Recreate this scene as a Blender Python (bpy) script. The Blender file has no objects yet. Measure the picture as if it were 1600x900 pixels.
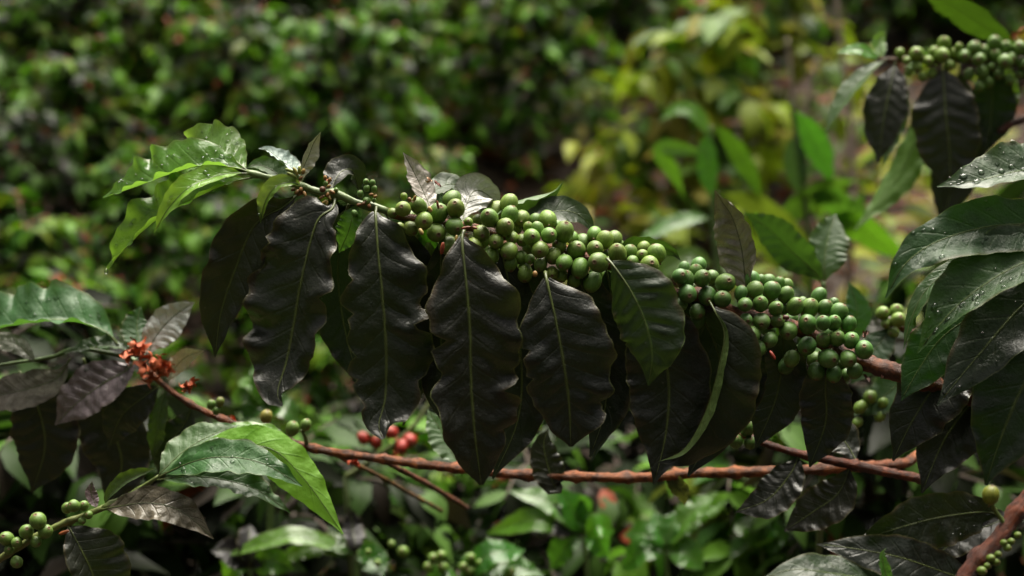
import bpy, math, random
import numpy as np
from mathutils import Vector, Matrix
R = math.radians
scene = bpy.context.scene
COL = scene.collection

# ------------------------------------------------------------------ camera, sky, sun, exposure
CAM = np.array((0.0, 0.0, 1.40)); PITCH = R(-14.0)
LENS, SENSOR = 50.0, 36.0
FOCUS = 1.10
cam_d = bpy.data.cameras.new('camera'); cam = bpy.data.objects.new('camera', cam_d); COL.objects.link(cam)
cam.location = CAM; cam.rotation_euler = (R(90) + PITCH, 0, 0)
cam_d.lens = LENS; cam_d.sensor_width = SENSOR; cam_d.clip_start = 0.02; cam_d.clip_end = 500
cam_d.dof.use_dof = True; cam_d.dof.focus_distance = FOCUS; cam_d.dof.aperture_fstop = 4.2
scene.camera = cam

SUN_EL, SUN_AZ = 66.0, 12.0           # degrees; azimuth clockwise from +Y (behind the branch)
world = bpy.data.worlds.new('World'); scene.world = world; world.use_nodes = True
wn = world.node_tree.nodes; wl_ = world.node_tree.links
sky = wn.new('ShaderNodeTexSky'); sky.sky_type = 'NISHITA'; sky.sun_disc = False
sky.sun_elevation = R(SUN_EL); sky.sun_rotation = R(SUN_AZ); sky.dust_density = 4.0; sky.air_density = 1.0
hs = wn.new('ShaderNodeHueSaturation'); hs.inputs['Saturation'].default_value = 0.08
bg = wn['Background']; bg.inputs['Strength'].default_value = 0.05
wm = wn.new('ShaderNodeMix'); wm.data_type = 'RGBA'; wm.blend_type = 'MULTIPLY'; wm.inputs[0].default_value = 1.0; wm.inputs[7].default_value = (1.0, 0.97, 0.90, 1)   # warm grey cloud
wl_.new(sky.outputs[0], hs.inputs['Color']); wl_.new(hs.outputs[0], wm.inputs[6]); wl_.new(wm.outputs[2], bg.inputs['Color'])
sun_d = bpy.data.lights.new('sun', 'SUN'); sun = bpy.data.objects.new('sun', sun_d); COL.objects.link(sun)
sun_d.energy = 5.0; sun_d.angle = R(54); sun_d.color = (1.0, 0.94, 0.82)
sd = Vector((math.sin(R(SUN_AZ)) * math.cos(R(SUN_EL)), math.cos(R(SUN_AZ)) * math.cos(R(SUN_EL)), math.sin(R(SUN_EL))))
sun.rotation_euler = sd.to_track_quat('Z', 'Y').to_euler()
vs = scene.view_settings
vs.view_transform = 'Standard'; vs.look = 'None'; vs.exposure = 1.38; vs.gamma = 1.0; vs.use_curve_mapping = False
scene.render.engine = 'CYCLES'
cy = scene.cycles
cy.use_denoising = True; cy.use_adaptive_sampling = True; cy.adaptive_threshold = 0.035; cy.max_bounces = 4; cy.diffuse_bounces = 2; cy.glossy_bounces = 2; cy.transmission_bounces = 3; cy.transparent_max_bounces = 8; cy.caustics_reflective = False; cy.caustics_refractive = False

CR, SR = math.cos(PITCH), math.sin(PITCH)
RIGHT = np.array((1.0, 0, 0)); UP = np.array((0, -SR, CR)); FWD = np.array((0, CR, SR))
K = SENSOR / LENS / 1600.0
def P(px, py, d):
    """a point of the place that stands d metres in front of the camera, seen at pixel (px, py)"""
    return CAM + d * (FWD + RIGHT * ((px - 800) * K) - UP * ((py - 450) * K))

def unit(a):
    a = np.asarray(a, float); n = np.linalg.norm(a, axis=-1, keepdims=True); return a / np.maximum(n, 1e-9)

# ------------------------------------------------------------------ materials
def nt(name):
    m = bpy.data.materials.new(name); m.use_nodes = True
    t = m.node_tree; t.nodes.clear()
    out = t.nodes.new('ShaderNodeOutputMaterial')
    return m, t, out
class N:
    """small helper around a node tree"""
    def __init__(s, t): s.t = t
    def new(s, k, **kw):
        n = s.t.nodes.new(k)
        for a, b in kw.items(): setattr(n, a, b)
        return n
    def link(s, a, b): s.t.links.new(a, b)
    def math(s, op, a, b=None, c=None, clamp=False):
        n = s.new('ShaderNodeMath', operation=op); n.use_clamp = clamp
        for i, x in enumerate((a, b, c)):
            if x is None: continue
            if isinstance(x, (int, float)): n.inputs[i].default_value = x
            else: s.link(x, n.inputs[i])
        return n.outputs[0]
    def mix(s, f, a, b, blend='MIX'):
        n = s.new('ShaderNodeMix', data_type='RGBA', blend_type=blend)
        for i, x in ((0, f), (6, a), (7, b)):
            if isinstance(x, (int, float)): n.inputs[i].default_value = x
            elif isinstance(x, tuple): n.inputs[i].default_value = x if len(x) == 4 else x + (1,)
            else: s.link(x, n.inputs[i])
        return n.outputs[2]
    def ramp(s, x, a, b):
        n = s.new('ShaderNodeMapRange'); n.clamp = True
        s.link(x, n.inputs[0]); n.inputs[1].default_value = a; n.inputs[2].default_value = b
        return n.outputs[0]
    def noise(s, vec, scale, detail=3.0, rough=0.55, dist=0.0):
        n = s.new('ShaderNodeTexNoise'); n.inputs['Scale'].default_value = scale; n.inputs['Detail'].default_value = detail
        n.inputs['Roughness'].default_value = rough; n.inputs['Distortion'].default_value = dist
        s.link(vec, n.inputs['Vector']); return n.outputs['Fac']
    def shifted(s, vec):
        """object coordinates shifted by the object's own random number"""
        oi = s.new('ShaderNodeObjectInfo'); c = s.new('ShaderNodeCombineXYZ')
        r = s.math('MULTIPLY', oi.outputs['Random'], 7.3)
        s.link(r, c.inputs[0]); s.link(r, c.inputs[1])
        v = s.new('ShaderNodeVectorMath', operation='ADD'); s.link(vec, v.inputs[0]); s.link(c.outputs[0], v.inputs[1])
        return v.outputs[0], oi

def leaf_material(name, top, under, vein, transl, tcol, rough=(0.28, 0.55), veinmix=0.35, bump=0.5, spots=0.25, nlat=9.0, attr=False, coat=0.0, spec=0.5):
    m, t, out = nt(name); n = N(t)
    tc = n.new('ShaderNodeTexCoord'); vec, oi = n.shifted(tc.outputs['Object'])
    sx = n.new('ShaderNodeSeparateXYZ'); n.link(tc.outputs['UV'], sx.inputs[0])
    u, v = sx.outputs[0], sx.outputs[1]
    av = n.math('ABSOLUTE', n.math('MULTIPLY_ADD', v, 2.0, -1.0))
    mid = n.math('SUBTRACT', 1.0, n.ramp(av, 0.012, 0.05))
    ph = n.math('SUBTRACT', n.math('MULTIPLY', u, nlat), n.math('MULTIPLY', n.math('POWER', av, 0.8), 1.25))
    fr = n.math('ABSOLUTE', n.math('SUBTRACT', n.math('FRACT', ph), 0.5))            # 0 on the vein
    lat = n.math('SUBTRACT', 1.0, n.ramp(fr, 0.0, 0.09))
    lat = n.math('MULTIPLY', lat, n.math('SUBTRACT', 1.0, n.ramp(av, 0.55, 0.95)))
    if attr:
        a = n.new('ShaderNodeAttribute'); a.attribute_name = 'tint'; tint = a.outputs['Color']
    else:
        tint = oi.outputs['Color']
    big = n.noise(vec, 28.0, 4.0, 0.6)
    fine = n.noise(vec, 260.0, 3.0, 0.6)
    c = n.mix(n.ramp(big, 0.35, 0.7), tuple(x * 0.72 for x in top), tuple(x * 1.25 for x in top))
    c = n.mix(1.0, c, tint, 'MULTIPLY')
    c = n.mix(n.math('MULTIPLY', n.ramp(fine, 0.62, 0.78), spots), c, (0.05, 0.032, 0.018))
    c = n.mix(n.math('MULTIPLY', lat, veinmix), c, vein)
    c = n.mix(n.math('MULTIPLY', n.ramp(av, 0.955, 0.985), 0.55), c, vein)
    c = n.mix(n.math('MULTIPLY', n.ramp(n.noise(vec, 420.0, 2.0, 0.5, 1.5), 0.70, 0.76), 0.45), c, (0.12, 0.115, 0.10))
    c = n.mix(n.math('MULTIPLY', mid, 0.85), c, vein)
    c = n.mix(n.math('MULTIPLY', n.ramp(n.math('ADD', av, n.math('MULTIPLY', big, 0.7)), 1.22, 1.42), 0.6), c, (0.060, 0.036, 0.016))
    geo = n.new('ShaderNodeNewGeometry')
    cu = n.mix(1.0, n.mix(n.math('MULTIPLY', lat, 0.5), under, vein), tint, 'MULTIPLY')
    c2 = n.mix(geo.outputs['Backfacing'], c, cu)
    pb = n.new('ShaderNodeBsdfPrincipled'); n.link(c2, pb.inputs['Base Color'])
    wet = n.ramp(n.noise(vec, 42.0, 4.0, 0.62, 0.6), 0.42, 0.62)
    rr = n.math('MULTIPLY_ADD', wet, rough[1] - rough[0], rough[0])
    rr = n.math('MAXIMUM', rr, n.math('MULTIPLY', geo.outputs['Backfacing'], 0.55))
    n.link(rr, pb.inputs['Roughness'])
    pb.inputs['Specular IOR Level'].default_value = spec
    pb.inputs['Coat Weight'].default_value = coat; pb.inputs['Coat Roughness'].default_value = 0.15
    h = n.math('ADD', n.math('MULTIPLY', lat, -0.35), n.math('MULTIPLY', fine, 0.25))
    h = n.math('ADD', h, n.math('MULTIPLY', n.noise(vec, 75.0, 4.0, 0.65), 2.6))
    b = n.new('ShaderNodeBump'); b.inputs['Strength'].default_value = bump; b.inputs['Distance'].default_value = 0.0012
    n.link(h, b.inputs['Height']); n.link(b.outputs[0], pb.inputs['Normal'])
    tr = n.new('ShaderNodeBsdfTranslucent'); n.link(n.mix(1.0, tcol + (1,), tint, 'MULTIPLY'), tr.inputs['Color'])
    ms = n.new('ShaderNodeMixShader'); ms.inputs[0].default_value = transl
    n.link(pb.outputs[0], ms.inputs[1]); n.link(tr.outputs[0], ms.inputs[2]); n.link(ms.outputs[0], out.inputs[0])
    return m

MAT = {}
MAT['dark'] = leaf_material('mature_leaf', (0.0068, 0.0090, 0.0048), (0.040, 0.065, 0.016), (0.080, 0.10, 0.020), 0.05, (0.05, 0.10, 0.01), (0.30, 0.52), 0.04, 0.55, spec=0.45)
MAT['mid'] = leaf_material('green_leaf', (0.030, 0.066, 0.019), (0.070, 0.15, 0.025), (0.10, 0.18, 0.04), 0.14, (0.11, 0.25, 0.02), (0.36, 0.6), 0.10, 0.5, spec=0.4)
MAT['young'] = leaf_material('young_leaf', (0.080, 0.170, 0.022), (0.19, 0.32, 0.035), (0.15, 0.24, 0.06), 0.30, (0.26, 0.44, 0.05), (0.24, 0.45), 0.12, 0.45, 0.08)
MAT['grey'] = leaf_material('dry_grey_sheen_leaf', (0.165, 0.16, 0.15), (0.085, 0.10, 0.060), (0.16, 0.155, 0.13), 0.05, (0.10, 0.12, 0.05), (0.22, 0.5), 0.20, 0.8)  # dry grey leaf, base lightened to carry sky reflection in its colour
def far_leaf_material():
    m, t, out = nt('shrub_leaf'); n = N(t)
    a = n.new('ShaderNodeAttribute'); a.attribute_name = 'tint'; geo = n.new('ShaderNodeNewGeometry'); tc = n.new('ShaderNodeTexCoord')
    sx = n.new('ShaderNodeSeparateXYZ'); n.link(tc.outputs['UV'], sx.inputs[0])
    mid = n.math('SUBTRACT', 1.0, n.ramp(n.math('ABSOLUTE', n.math('MULTIPLY_ADD', sx.outputs[1], 2.0, -1.0)), 0.03, 0.12))
    c = n.mix(n.math('MULTIPLY', mid, 0.5), a.outputs['Color'], n.mix(1.0, a.outputs['Color'], (1.8, 1.8, 1.8), 'MULTIPLY'))
    c = n.mix(geo.outputs['Backfacing'], c, n.mix(1.0, a.outputs['Color'], (1.3, 1.5, 1.1), 'MULTIPLY'))
    pb = n.new('ShaderNodeBsdfPrincipled'); n.link(c, pb.inputs['Base Color']); pb.inputs['Roughness'].default_value = 0.40; pb.inputs['Specular IOR Level'].default_value = 0.07
    tr = n.new('ShaderNodeBsdfTranslucent'); n.link(n.mix(1.0, a.outputs['Color'], (2.0, 2.3, 1.0), 'MULTIPLY'), tr.inputs['Color'])
    ms = n.new('ShaderNodeMixShader'); ms.inputs[0].default_value = 0.2
    n.link(pb.outputs[0], ms.inputs[1]); n.link(tr.outputs[0], ms.inputs[2]); n.link(ms.outputs[0], out.inputs[0]); return m
MAT['far'] = far_leaf_material()

def simple_mat(name, col, rough=0.6, noise_scale=80, var=0.5, bump=0.0, bscale=200, stretch=None, col2=None, spec=0.5, objcol=False, coat=0.0):
    m, t, out = nt(name); n = N(t)
    tc = n.new('ShaderNodeTexCoord'); vec, oi = n.shifted(tc.outputs['Object'])
    f = n.ramp(n.noise(vec, noise_scale, 4.0, 0.6), 0.3, 0.72)
    a = tuple(x * (1 - var) for x in col); b = col2 or tuple(x * (1 + var) for x in col)
    c = n.mix(f, a, b)
    if objcol: c = n.mix(1.0, c, oi.outputs['Color'], 'MULTIPLY')
    pb = n.new('ShaderNodeBsdfPrincipled'); n.link(c, pb.inputs['Base Color'])
    pb.inputs['Roughness'].default_value = rough; pb.inputs['Specular IOR Level'].default_value = spec; pb.inputs['Coat Weight'].default_value = coat
    if bump:
        bp = n.new('ShaderNodeBump'); bp.inputs['Strength'].default_value = bump; bp.inputs['Distance'].default_value = 0.002
        n.link(n.noise(vec, bscale, 5.0, 0.65), bp.inputs['Height']); n.link(bp.outputs[0], pb.inputs['Normal'])
    n.link(pb.outputs[0], out.inputs[0]); return m

def bark_material(name, c1, c2, rough=0.6):
    """fibrous peeling bark: streaks run along the tube's UV"""
    m, t, out = nt(name); n = N(t)
    tc = n.new('ShaderNodeTexCoord'); mp = n.new('ShaderNodeMapping'); mp.inputs['Scale'].default_value = (9, 2.2, 1)
    n.link(tc.outputs['UV'], mp.inputs[0])
    st = n.noise(mp.outputs[0], 3.0, 5.0, 0.65, 0.7); bl = n.noise(tc.outputs['Object'], 95.0, 4.0, 0.6)
    c = n.mix(n.ramp(st, 0.32, 0.68), c1, c2)
    bg_ = n.noise(tc.outputs['Object'], 22.0, 3.0, 0.6)
    c = n.mix(n.ramp(bg_, 0.35, 0.65), n.mix(0.5, c, (0.10, 0.028, 0.014)), n.mix(0.35, c, (0.26, 0.12, 0.05)))
    c = n.mix(n.ramp(bl, 0.42, 0.58), n.mix(0.8, c, (0.025, 0.012, 0.008)), c)
    oi = n.new('ShaderNodeObjectInfo'); c = n.mix(1.0, c, oi.outputs['Color'], 'MULTIPLY')
    pb = n.new('ShaderNodeBsdfPrincipled'); n.link(c, pb.inputs['Base Color']); pb.inputs['Roughness'].default_value = rough
    bp = n.new('ShaderNodeBump'); bp.inputs['Strength'].default_value = 1.0; bp.inputs['Distance'].default_value = 0.004
    n.link(n.math('ADD', st, n.math('MULTIPLY', bl, 0.6)), bp.inputs['Height']); n.link(bp.outputs[0], pb.inputs['Normal'])
    n.link(pb.outputs[0], out.inputs[0]); return m
MAT['bark'] = bark_material('reddish_bark', (0.050, 0.015, 0.007), (0.30, 0.110, 0.040))
MAT['twig'] = simple_mat('green_twig', (0.10, 0.145, 0.045), 0.45, 60, 0.35, 0.3, 260, objcol=True)
MAT['rib'] = simple_mat('midrib', (0.070, 0.092, 0.022), 0.45, 90, 0.35, 0.0, objcol=True)
MAT['drybit'] = simple_mat('dried_flower', (0.36, 0.085, 0.03), 0.7, 120, 0.6, 0.4, 300, objcol=True)
MAT['bud'] = simple_mat('flower_bud', (0.30, 0.22, 0.075), 0.55, 120, 0.5, 0.2, 300, objcol=True)
MAT['navel'] = simple_mat('cherry_navel', (0.15, 0.095, 0.045), 0.8, 300, 0.5, 0.4, 600)
MAT['wood'] = simple_mat('shrub_wood', (0.075, 0.055, 0.042), 0.8, 30, 0.5, 0.6, 60)

def cherry_material():
    m, t, out = nt('coffee_cherry'); n = N(t)
    tc = n.new('ShaderNodeTexCoord'); vec, oi = n.shifted(tc.outputs['Object'])
    mp = n.new('ShaderNodeMapping'); mp.inputs['Scale'].default_value = (1.0, 1.0, 0.18); n.link(vec, mp.inputs[0])
    streak = n.noise(mp.outputs[0], 5.5, 4.0, 0.6); fine = n.noise(vec, 22.0, 3.0, 0.6); big = n.noise(vec, 1.6, 2.0)
    c = n.mix(n.ramp(streak, 0.3, 0.7), (0.078, 0.155, 0.015), (0.165, 0.262, 0.040))
    c = n.mix(n.math('MULTIPLY', n.ramp(big, 0.45, 0.75), 0.5), c, (0.060, 0.110, 0.014))
    c = n.mix(n.math('MULTIPLY', n.ramp(fine, 0.66, 0.76), 0.35), c, (0.20, 0.24, 0.11))
    c = n.mix(1.0, c, oi.outputs['Color'], 'MULTIPLY')
    sx = n.new('ShaderNodeSeparateXYZ'); n.link(tc.outputs['Object'], sx.inputs[0])
    ringf = n.math('MULTIPLY', n.ramp(sx.outputs[2], 0.93, 1.06), 0.35)
    c = n.mix(ringf, c, (0.10, 0.085, 0.03))
    pb = n.new('ShaderNodeBsdfPrincipled'); n.link(c, pb.inputs['Base Color'])
    n.link(n.math('MULTIPLY_ADD', n.ramp(fine, 0.3, 0.7), 0.16, 0.42), pb.inputs['Roughness'])
    pb.inputs['Coat Weight'].default_value = 0.0; pb.inputs['Coat Roughness'].default_value = 0.22
    bp = n.new('ShaderNodeBump'); bp.inputs['Strength'].default_value = 0.12; bp.inputs['Distance'].default_value = 0.02
    n.link(n.math('ADD', fine, streak), bp.inputs['Height']); n.link(bp.outputs[0], pb.inputs['Normal'])
    n.link(pb.outputs[0], out.inputs[0]); return m
MAT['cherry'] = cherry_material()

def drop_material():
    m, t, out = nt('water_drop'); n = N(t)
    lw = n.new('ShaderNodeFresnel'); lw.inputs['IOR'].default_value = 1.4
    tr = n.new('ShaderNodeBsdfTransparent'); tr.inputs['Color'].default_value = (0.86, 0.9, 0.86, 1)
    gl = n.new('ShaderNodeBsdfGlossy'); gl.inputs['Roughness'].default_value = 0.08
    ms = n.new('ShaderNodeMixShader'); n.link(n.math('ADD', lw.outputs[0], 0.01, clamp=True), ms.inputs[0])
    n.link(tr.outputs[0], ms.inputs[1]); n.link(gl.outputs[0], ms.inputs[2]); n.link(ms.outputs[0], out.inputs[0]); return m
MAT['drop'] = drop_material()

def soil_material():
    m, t, out = nt('forest_soil'); n = N(t)
    tc = n.new('ShaderNodeTexCoord'); v = tc.outputs['Object']
    c = n.mix(n.ramp(n.noise(v, 1.3, 4), 0.35, 0.65), (0.018, 0.012, 0.008), (0.045, 0.022, 0.013))
    c = n.mix(n.math('MULTIPLY', n.ramp(n.noise(v, 24.0, 5, 0.65), 0.45, 0.7), 0.6), c, (0.085, 0.045, 0.026))
    pb = n.new('ShaderNodeBsdfPrincipled'); n.link(c, pb.inputs['Base Color']); pb.inputs['Roughness'].default_value = 0.9
    bp = n.new('ShaderNodeBump'); bp.inputs['Distance'].default_value = 0.03; n.link(n.noise(v, 16.0, 6, 0.7), bp.inputs['Height']); n.link(bp.outputs[0], pb.inputs['Normal'])
    n.link(pb.outputs[0], out.inputs[0]); return m
MAT['soil'] = soil_material()

# ------------------------------------------------------------------ mesh helpers
def mesh_obj(name, verts, faces, mat, parent=None, origin=None, uv=None, smooth=True, color=None, attr=None):
    """one mesh object; verts are world points; origin is the thing's base"""
    verts = np.asarray(verts, float)
    o_ = np.zeros(3) if origin is None else np.asarray(origin, float)
    me = bpy.data.meshes.new(name)
    me.from_pydata((verts - o_).tolist(), [], [tuple(f) for f in faces])
    if uv is not None:
        ul = me.uv_layers.new(name='UVMap'); idx = np.empty(len(me.loops), dtype=np.int32); me.loops.foreach_get('vertex_index', idx)
        ul.data.foreach_set('uv', np.asarray(uv, np.float32)[idx].ravel())
    if attr is not None:
        ca = me.color_attributes.new('tint', 'FLOAT_COLOR', 'POINT'); ca.data.foreach_set('color', np.asarray(attr, np.float32).ravel())
    if smooth: me.polygons.foreach_set('use_smooth', [True] * len(me.polygons))
    for mm in (mat if isinstance(mat, (list, tuple)) else [mat]): me.materials.append(mm)
    ob = bpy.data.objects.new(name, me); COL.objects.link(ob)
    if parent is not None: ob.parent = parent
    if origin is not None and parent is None: ob.location = o_
    if color is not None: ob.color = tuple(color) + (1,) if len(color) == 3 else color
    return ob
def thing(name, label, cat, loc, group=None):
    e = bpy.data.objects.new(name, None); COL.objects.link(e); e.location = loc; e.empty_display_size = 0.02
    e['label'] = label; e['category'] = cat
    if group: e['group'] = group
    return e
def base_of(t): return np.array(t.location) if t.parent is None else base_of(t.parent)

def catmull(pts, n):
    """n points evenly spaced along a smooth curve through pts (k,3)"""
    p = np.asarray(pts, float)
    if len(p) == 2: return p[0] + (p[1] - p[0]) * np.linspace(0, 1, n)[:, None]
    q = np.vstack([2 * p[0] - p[1], p, 2 * p[-1] - p[-2]]); out = []
    for i in range(1, len(q) - 2):
        t = np.linspace(0, 1, 24, endpoint=False)[:, None]; a, b, c, d = q[i - 1], q[i], q[i + 1], q[i + 2]
        out.append(0.5 * (2 * b + (c - a) * t + (2 * a - 5 * b + 4 * c - d) * t ** 2 + (3 * b - a - 3 * c + d) * t ** 3))
    out = np.vstack(out + [p[-1:]])
    s = np.r_[0, np.cumsum(np.linalg.norm(np.diff(out, axis=0), axis=1))]; x = np.linspace(0, s[-1], n)
    return np.stack([np.interp(x, s, out[:, k]) for k in range(3)], 1)

def tube_geom(path, rad, sides=10, cap=True, jitter=0.0, rng=None):
    path = np.asarray(path, float); n = len(path); rad = np.broadcast_to(np.asarray(rad, float), (n,))
    T = unit(np.gradient(path, axis=0)); ref = np.array((0.13, 0.31, 0.94))
    if abs(np.dot(T.mean(0), ref)) > 0.9 * np.linalg.norm(T.mean(0)): ref = np.array((0.9, 0.3, 0.1))
    A = unit(np.cross(T, ref)); B = np.cross(T, A)
    ang = np.linspace(0, 2 * np.pi, sides, endpoint=False)
    rr = rad[:, None] * np.ones((1, sides))
    if jitter and rng is not None: rr = rr * (1 + jitter * rng.standard_normal((n, sides)))
    V = path[:, None] + rr[..., None] * (np.cos(ang)[None, :, None] * A[:, None] + np.sin(ang)[None, :, None] * B[:, None])
    V = V.reshape(-1, 3); F = []
    for i in range(n - 1):
        for j in range(sides):
            k = (j + 1) % sides; F.append((i * sides + j, i * sides + k, (i + 1) * sides + k, (i + 1) * sides + j))
    s = np.r_[0, np.cumsum(np.linalg.norm(np.diff(path, axis=0), axis=1))]
    uv = np.stack([np.tile(np.abs(np.linspace(-1, 1, sides)), n), np.repeat(s * 6, sides)], 1)
    if cap:
        F.append(tuple(range(sides - 1, -1, -1))); F.append(tuple(range((n - 1) * sides, n * sides)))
    return V, F, uv

PROF_U = np.array([0, .03, .08, .16, .28, .42, .56, .68, .78, .86, .92, .96, 1.0])
PROF_W = np.array([.05, .16, .36, .64, .90, 1.0, .97, .84, .63, .40, .21, .10, .02])
PROF_B = np.array([.05, .20, .44, .72, .94, 1.0, .98, .92, .80, .62, .40, .20, .02])
def leaf_grid(S, Cc, Nn, wl, wr, rng, fold=(0.12, 0.12), curl=(0.0, 0.0), wave=0.05, freq=4.5, quilt=0.035, nv=9, ragged=0.03, nlat=9.0, notch=0, lumps=0.022, blunt=False):
    """blade as a grid: S spine (n,3); Cc across; Nn face normal; wl / wr half widths in metres. fold / curl in radians: left, right."""
    n = len(S); u = np.linspace(0, 1, n); f = np.interp(u, PROF_U, PROF_B if blunt else PROF_W); f = np.convolve(np.r_[f[:1], f, f[-1:]], (.25, .5, .25), 'valid')
    G = np.zeros((n, 2 * nv + 1, 3)); NV = np.linspace(0, 1, nv + 1)
    G[:, nv] = S
    for side, w0, fo, cu in ((-1, wl, fold[0], curl[0]), (1, wr, fold[1], curl[1])):
        p = rng.uniform(0, 6.28, 6)
        w = w0 * f * (1 + ragged * (np.sin(u * 19 + p[0]) + 0.7 * np.sin(u * 37 + p[1]) + 0.5 * np.sin(u * 71 + p[2])))
        for k in range(notch):
            c0 = rng.uniform(0.25, 0.9); w = w * (1 - rng.uniform(0.12, 0.3) * np.exp(-((u - c0) / 0.018) ** 2))
        dv = 1.0 / nv; x = np.zeros(n); h = np.zeros(n)
        env = np.interp(u * 5, np.arange(6), rng.uniform(0.15, 1.5, 6)); lob = rng.uniform(0.3, 1.5, 14); qa = np.interp(u * 12, np.arange(14), lob); LP = [(rng.uniform(2, 7), rng.uniform(1, 4), rng.uniform(0, 6.28), rng.uniform(0.3, 1)) for _ in range(4)]
        w = w * (1 + 1.1 * ragged * np.interp(u * 12 * 1.2, np.arange(16), rng.uniform(-1, 1, 16)))
        for j in range(1, nv + 1):
            vm = (j - 0.5) * dv; a = fo + cu * vm ** 1.5
            x = x + np.cos(a) * w * dv; h = h + np.sin(a) * w * dv
            v = NV[j]
            und = wave * w0 * (v ** 2.2) * env * (np.sin(2 * np.pi * freq * u + p[3] + 2.2 * np.sin(5 * u + p[5])) + 0.7 * np.sin(2 * np.pi * freq * 2.1 * u + p[4] + 1.5 * np.sin(7 * u + p[0]))) * np.minimum(1, f * 2.2)
            ph = u * nlat - 1.25 * v ** 0.8
            q = quilt * w0 * (np.abs(np.sin(np.pi * (ph - 0.5))) ** 0.7 - 0.5) * np.sin(np.pi * min(v * 0.9 + 0.05, 1.0)) ** 0.7 * f * (1 - 0.75 * v ** 3)
            lump = lumps * w0 * f * sum(am * np.sin(fu * 3.14 * u + fv * v * 1.6 + ps) for fu, fv, ps, am in LP) * min(1, v * 2)
            G[:, nv + side * j] = S + Cc * (side * x)[:, None] + Nn * (h + und + q * qa + lump)[:, None]
    V = G.reshape(-1, 3); m = 2 * nv + 1
    F = [(i * m + j, (i + 1) * m + j, (i + 1) * m + j + 1, i * m + j + 1) for i in range(n - 1) for j in range(m - 1)]
    uv = np.stack([np.repeat(u, m), np.tile(np.linspace(0, 1, m), n)], 1)
    return G, V, F, uv

def drops_geom(G, rng, count, rmin, rmax, vspan=(-0.85, 0.85), uspan=(0.05, 0.95), sign=1.0):
    n, m = G.shape[:2]; V, F = [], []
    for _ in range(count):
        i = int(rng.uniform(*uspan) * (n - 2)); j = int((rng.uniform(*vspan) * 0.5 + 0.5) * (m - 2))
        fi, fj = rng.uniform(0, 1, 2)
        a, b, c, d = G[i, j], G[i + 1, j], G[i, j + 1], G[i + 1, j + 1]
        p = a * (1 - fi) * (1 - fj) + b * fi * (1 - fj) + c * (1 - fi) * fj + d * fi * fj
        t = unit(b - a + d - c); cx = c - a + d - b; nn = unit(np.cross(t, cx)) * sign; cx = unit(np.cross(nn, t))
        r = rmin + (rmax - rmin) * rng.uniform(0, 1) ** 2.2; sx, sy = r * rng.uniform(0.9, 1.7), r * rng.uniform(0.85, 1.2); hh = r * rng.uniform(0.6, 0.9)
        o = len(V)
        for k in range(4):
            al = k / 4 * np.pi / 2
            for q in range(10):
                an = q / 10 * 2 * np.pi
                V.append(p + t * (sx * math.cos(al) * math.cos(an)) + cx * (sy * math.cos(al) * math.sin(an)) + nn * (hh * math.sin(al) - 0.0001))
        V.append(p + nn * hh)
        for k in range(3):
            for q in range(10):
                F.append((o + k * 10 + q, o + k * 10 + (q + 1) % 10, o + k * 10 + 10 + (q + 1) % 10, o + k * 10 + 10 + q))
        for q in range(10): F.append((o + 30 + q, o + 30 + (q + 1) % 10, o + 40))
    return V, F

LEAFN = [0]
def leaf(parent, depth, pts, wl, wr, mat='dark', roll=0.0, roll1=None, fold=(0.12, 0.12), curl=(0, 0), wave=0.06, freq=4.5, quilt=0.035,
         flip=False, drops=0, dr=(0.0006, 0.0022), tint=(1, 1, 1), pet=0.06, ragged=0.03, notch=0, label=None, name='leaf', ribtint=(1, 1, 1), n=46, nv=9, dv=(-0.85, 0.85), du=(0.05, 0.95), lumps=0.022, blunt=False):
    """a leaf whose midrib passes through pts = (pixel x, pixel y, millimetres behind depth)"""
    LEAFN[0] += 1; rng = np.random.default_rng(1000 + LEAFN[0] * 7)
    W = [P(a, b, depth + (c_[0] if c_ else 0) / 1000.0) for a, b, *c_ in pts]
    full = catmull(W, n + 6); k0 = max(1, int(round(pet * (n + 6)))); S = full[k0:]; nn_ = len(S)
    T = unit(np.gradient(S, axis=0)); Vw = unit(S - CAM)
    C0 = unit(np.cross(T, Vw)); N0 = np.cross(T, C0)
    r0 = R(roll); r1 = R(roll if roll1 is None else roll1); rr = np.linspace(r0, r1, nn_)[:, None]
    Cc = C0 * np.cos(rr) + N0 * np.sin(rr); Nn = N0 * np.cos(rr) - C0 * np.sin(rr)
    px = K * depth
    Nf = -Nn if flip else Nn
    G, V, F, uv = leaf_grid(S, Cc, Nf, wl * px, wr * px, rng, fold, curl, wave, freq, quilt, nv, ragged, rng.uniform(8, 10.5), notch, lumps, blunt)
    if flip: F = [f[::-1] for f in F]
    b = base_of(parent)
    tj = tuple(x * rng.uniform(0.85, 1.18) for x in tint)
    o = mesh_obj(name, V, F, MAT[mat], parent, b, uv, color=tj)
    if label: o['label'] = label
    rad = np.interp(np.linspace(0, 1, len(full)), [0, 0.06, 0.3, 1], [0.0014, 0.0011, 0.00065, 0.00012]) * (wl + wr) / 125.0 * (depth / 1.1)
    path = full[:-2].copy(); nrm = np.vstack([np.repeat(Nf[:1], k0, 0), Nf])[:-2]
    path = path + nrm * 0.00015
    tv, tf, tu = tube_geom(path, np.maximum(rad[:-2], 0.00025), 6)
    mesh_obj('midrib', tv, tf, MAT['rib'], o, b, tu, color=ribtint)
    if drops:
        dvv, dff = drops_geom(G, rng, drops, dr[0], dr[1], dv, du, sign=-1.0 if flip else 1.0)
        d = mesh_obj('water_drops', dvv, dff, MAT['drop'], o, b); d['kind'] = 'stuff'
    return o

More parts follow.
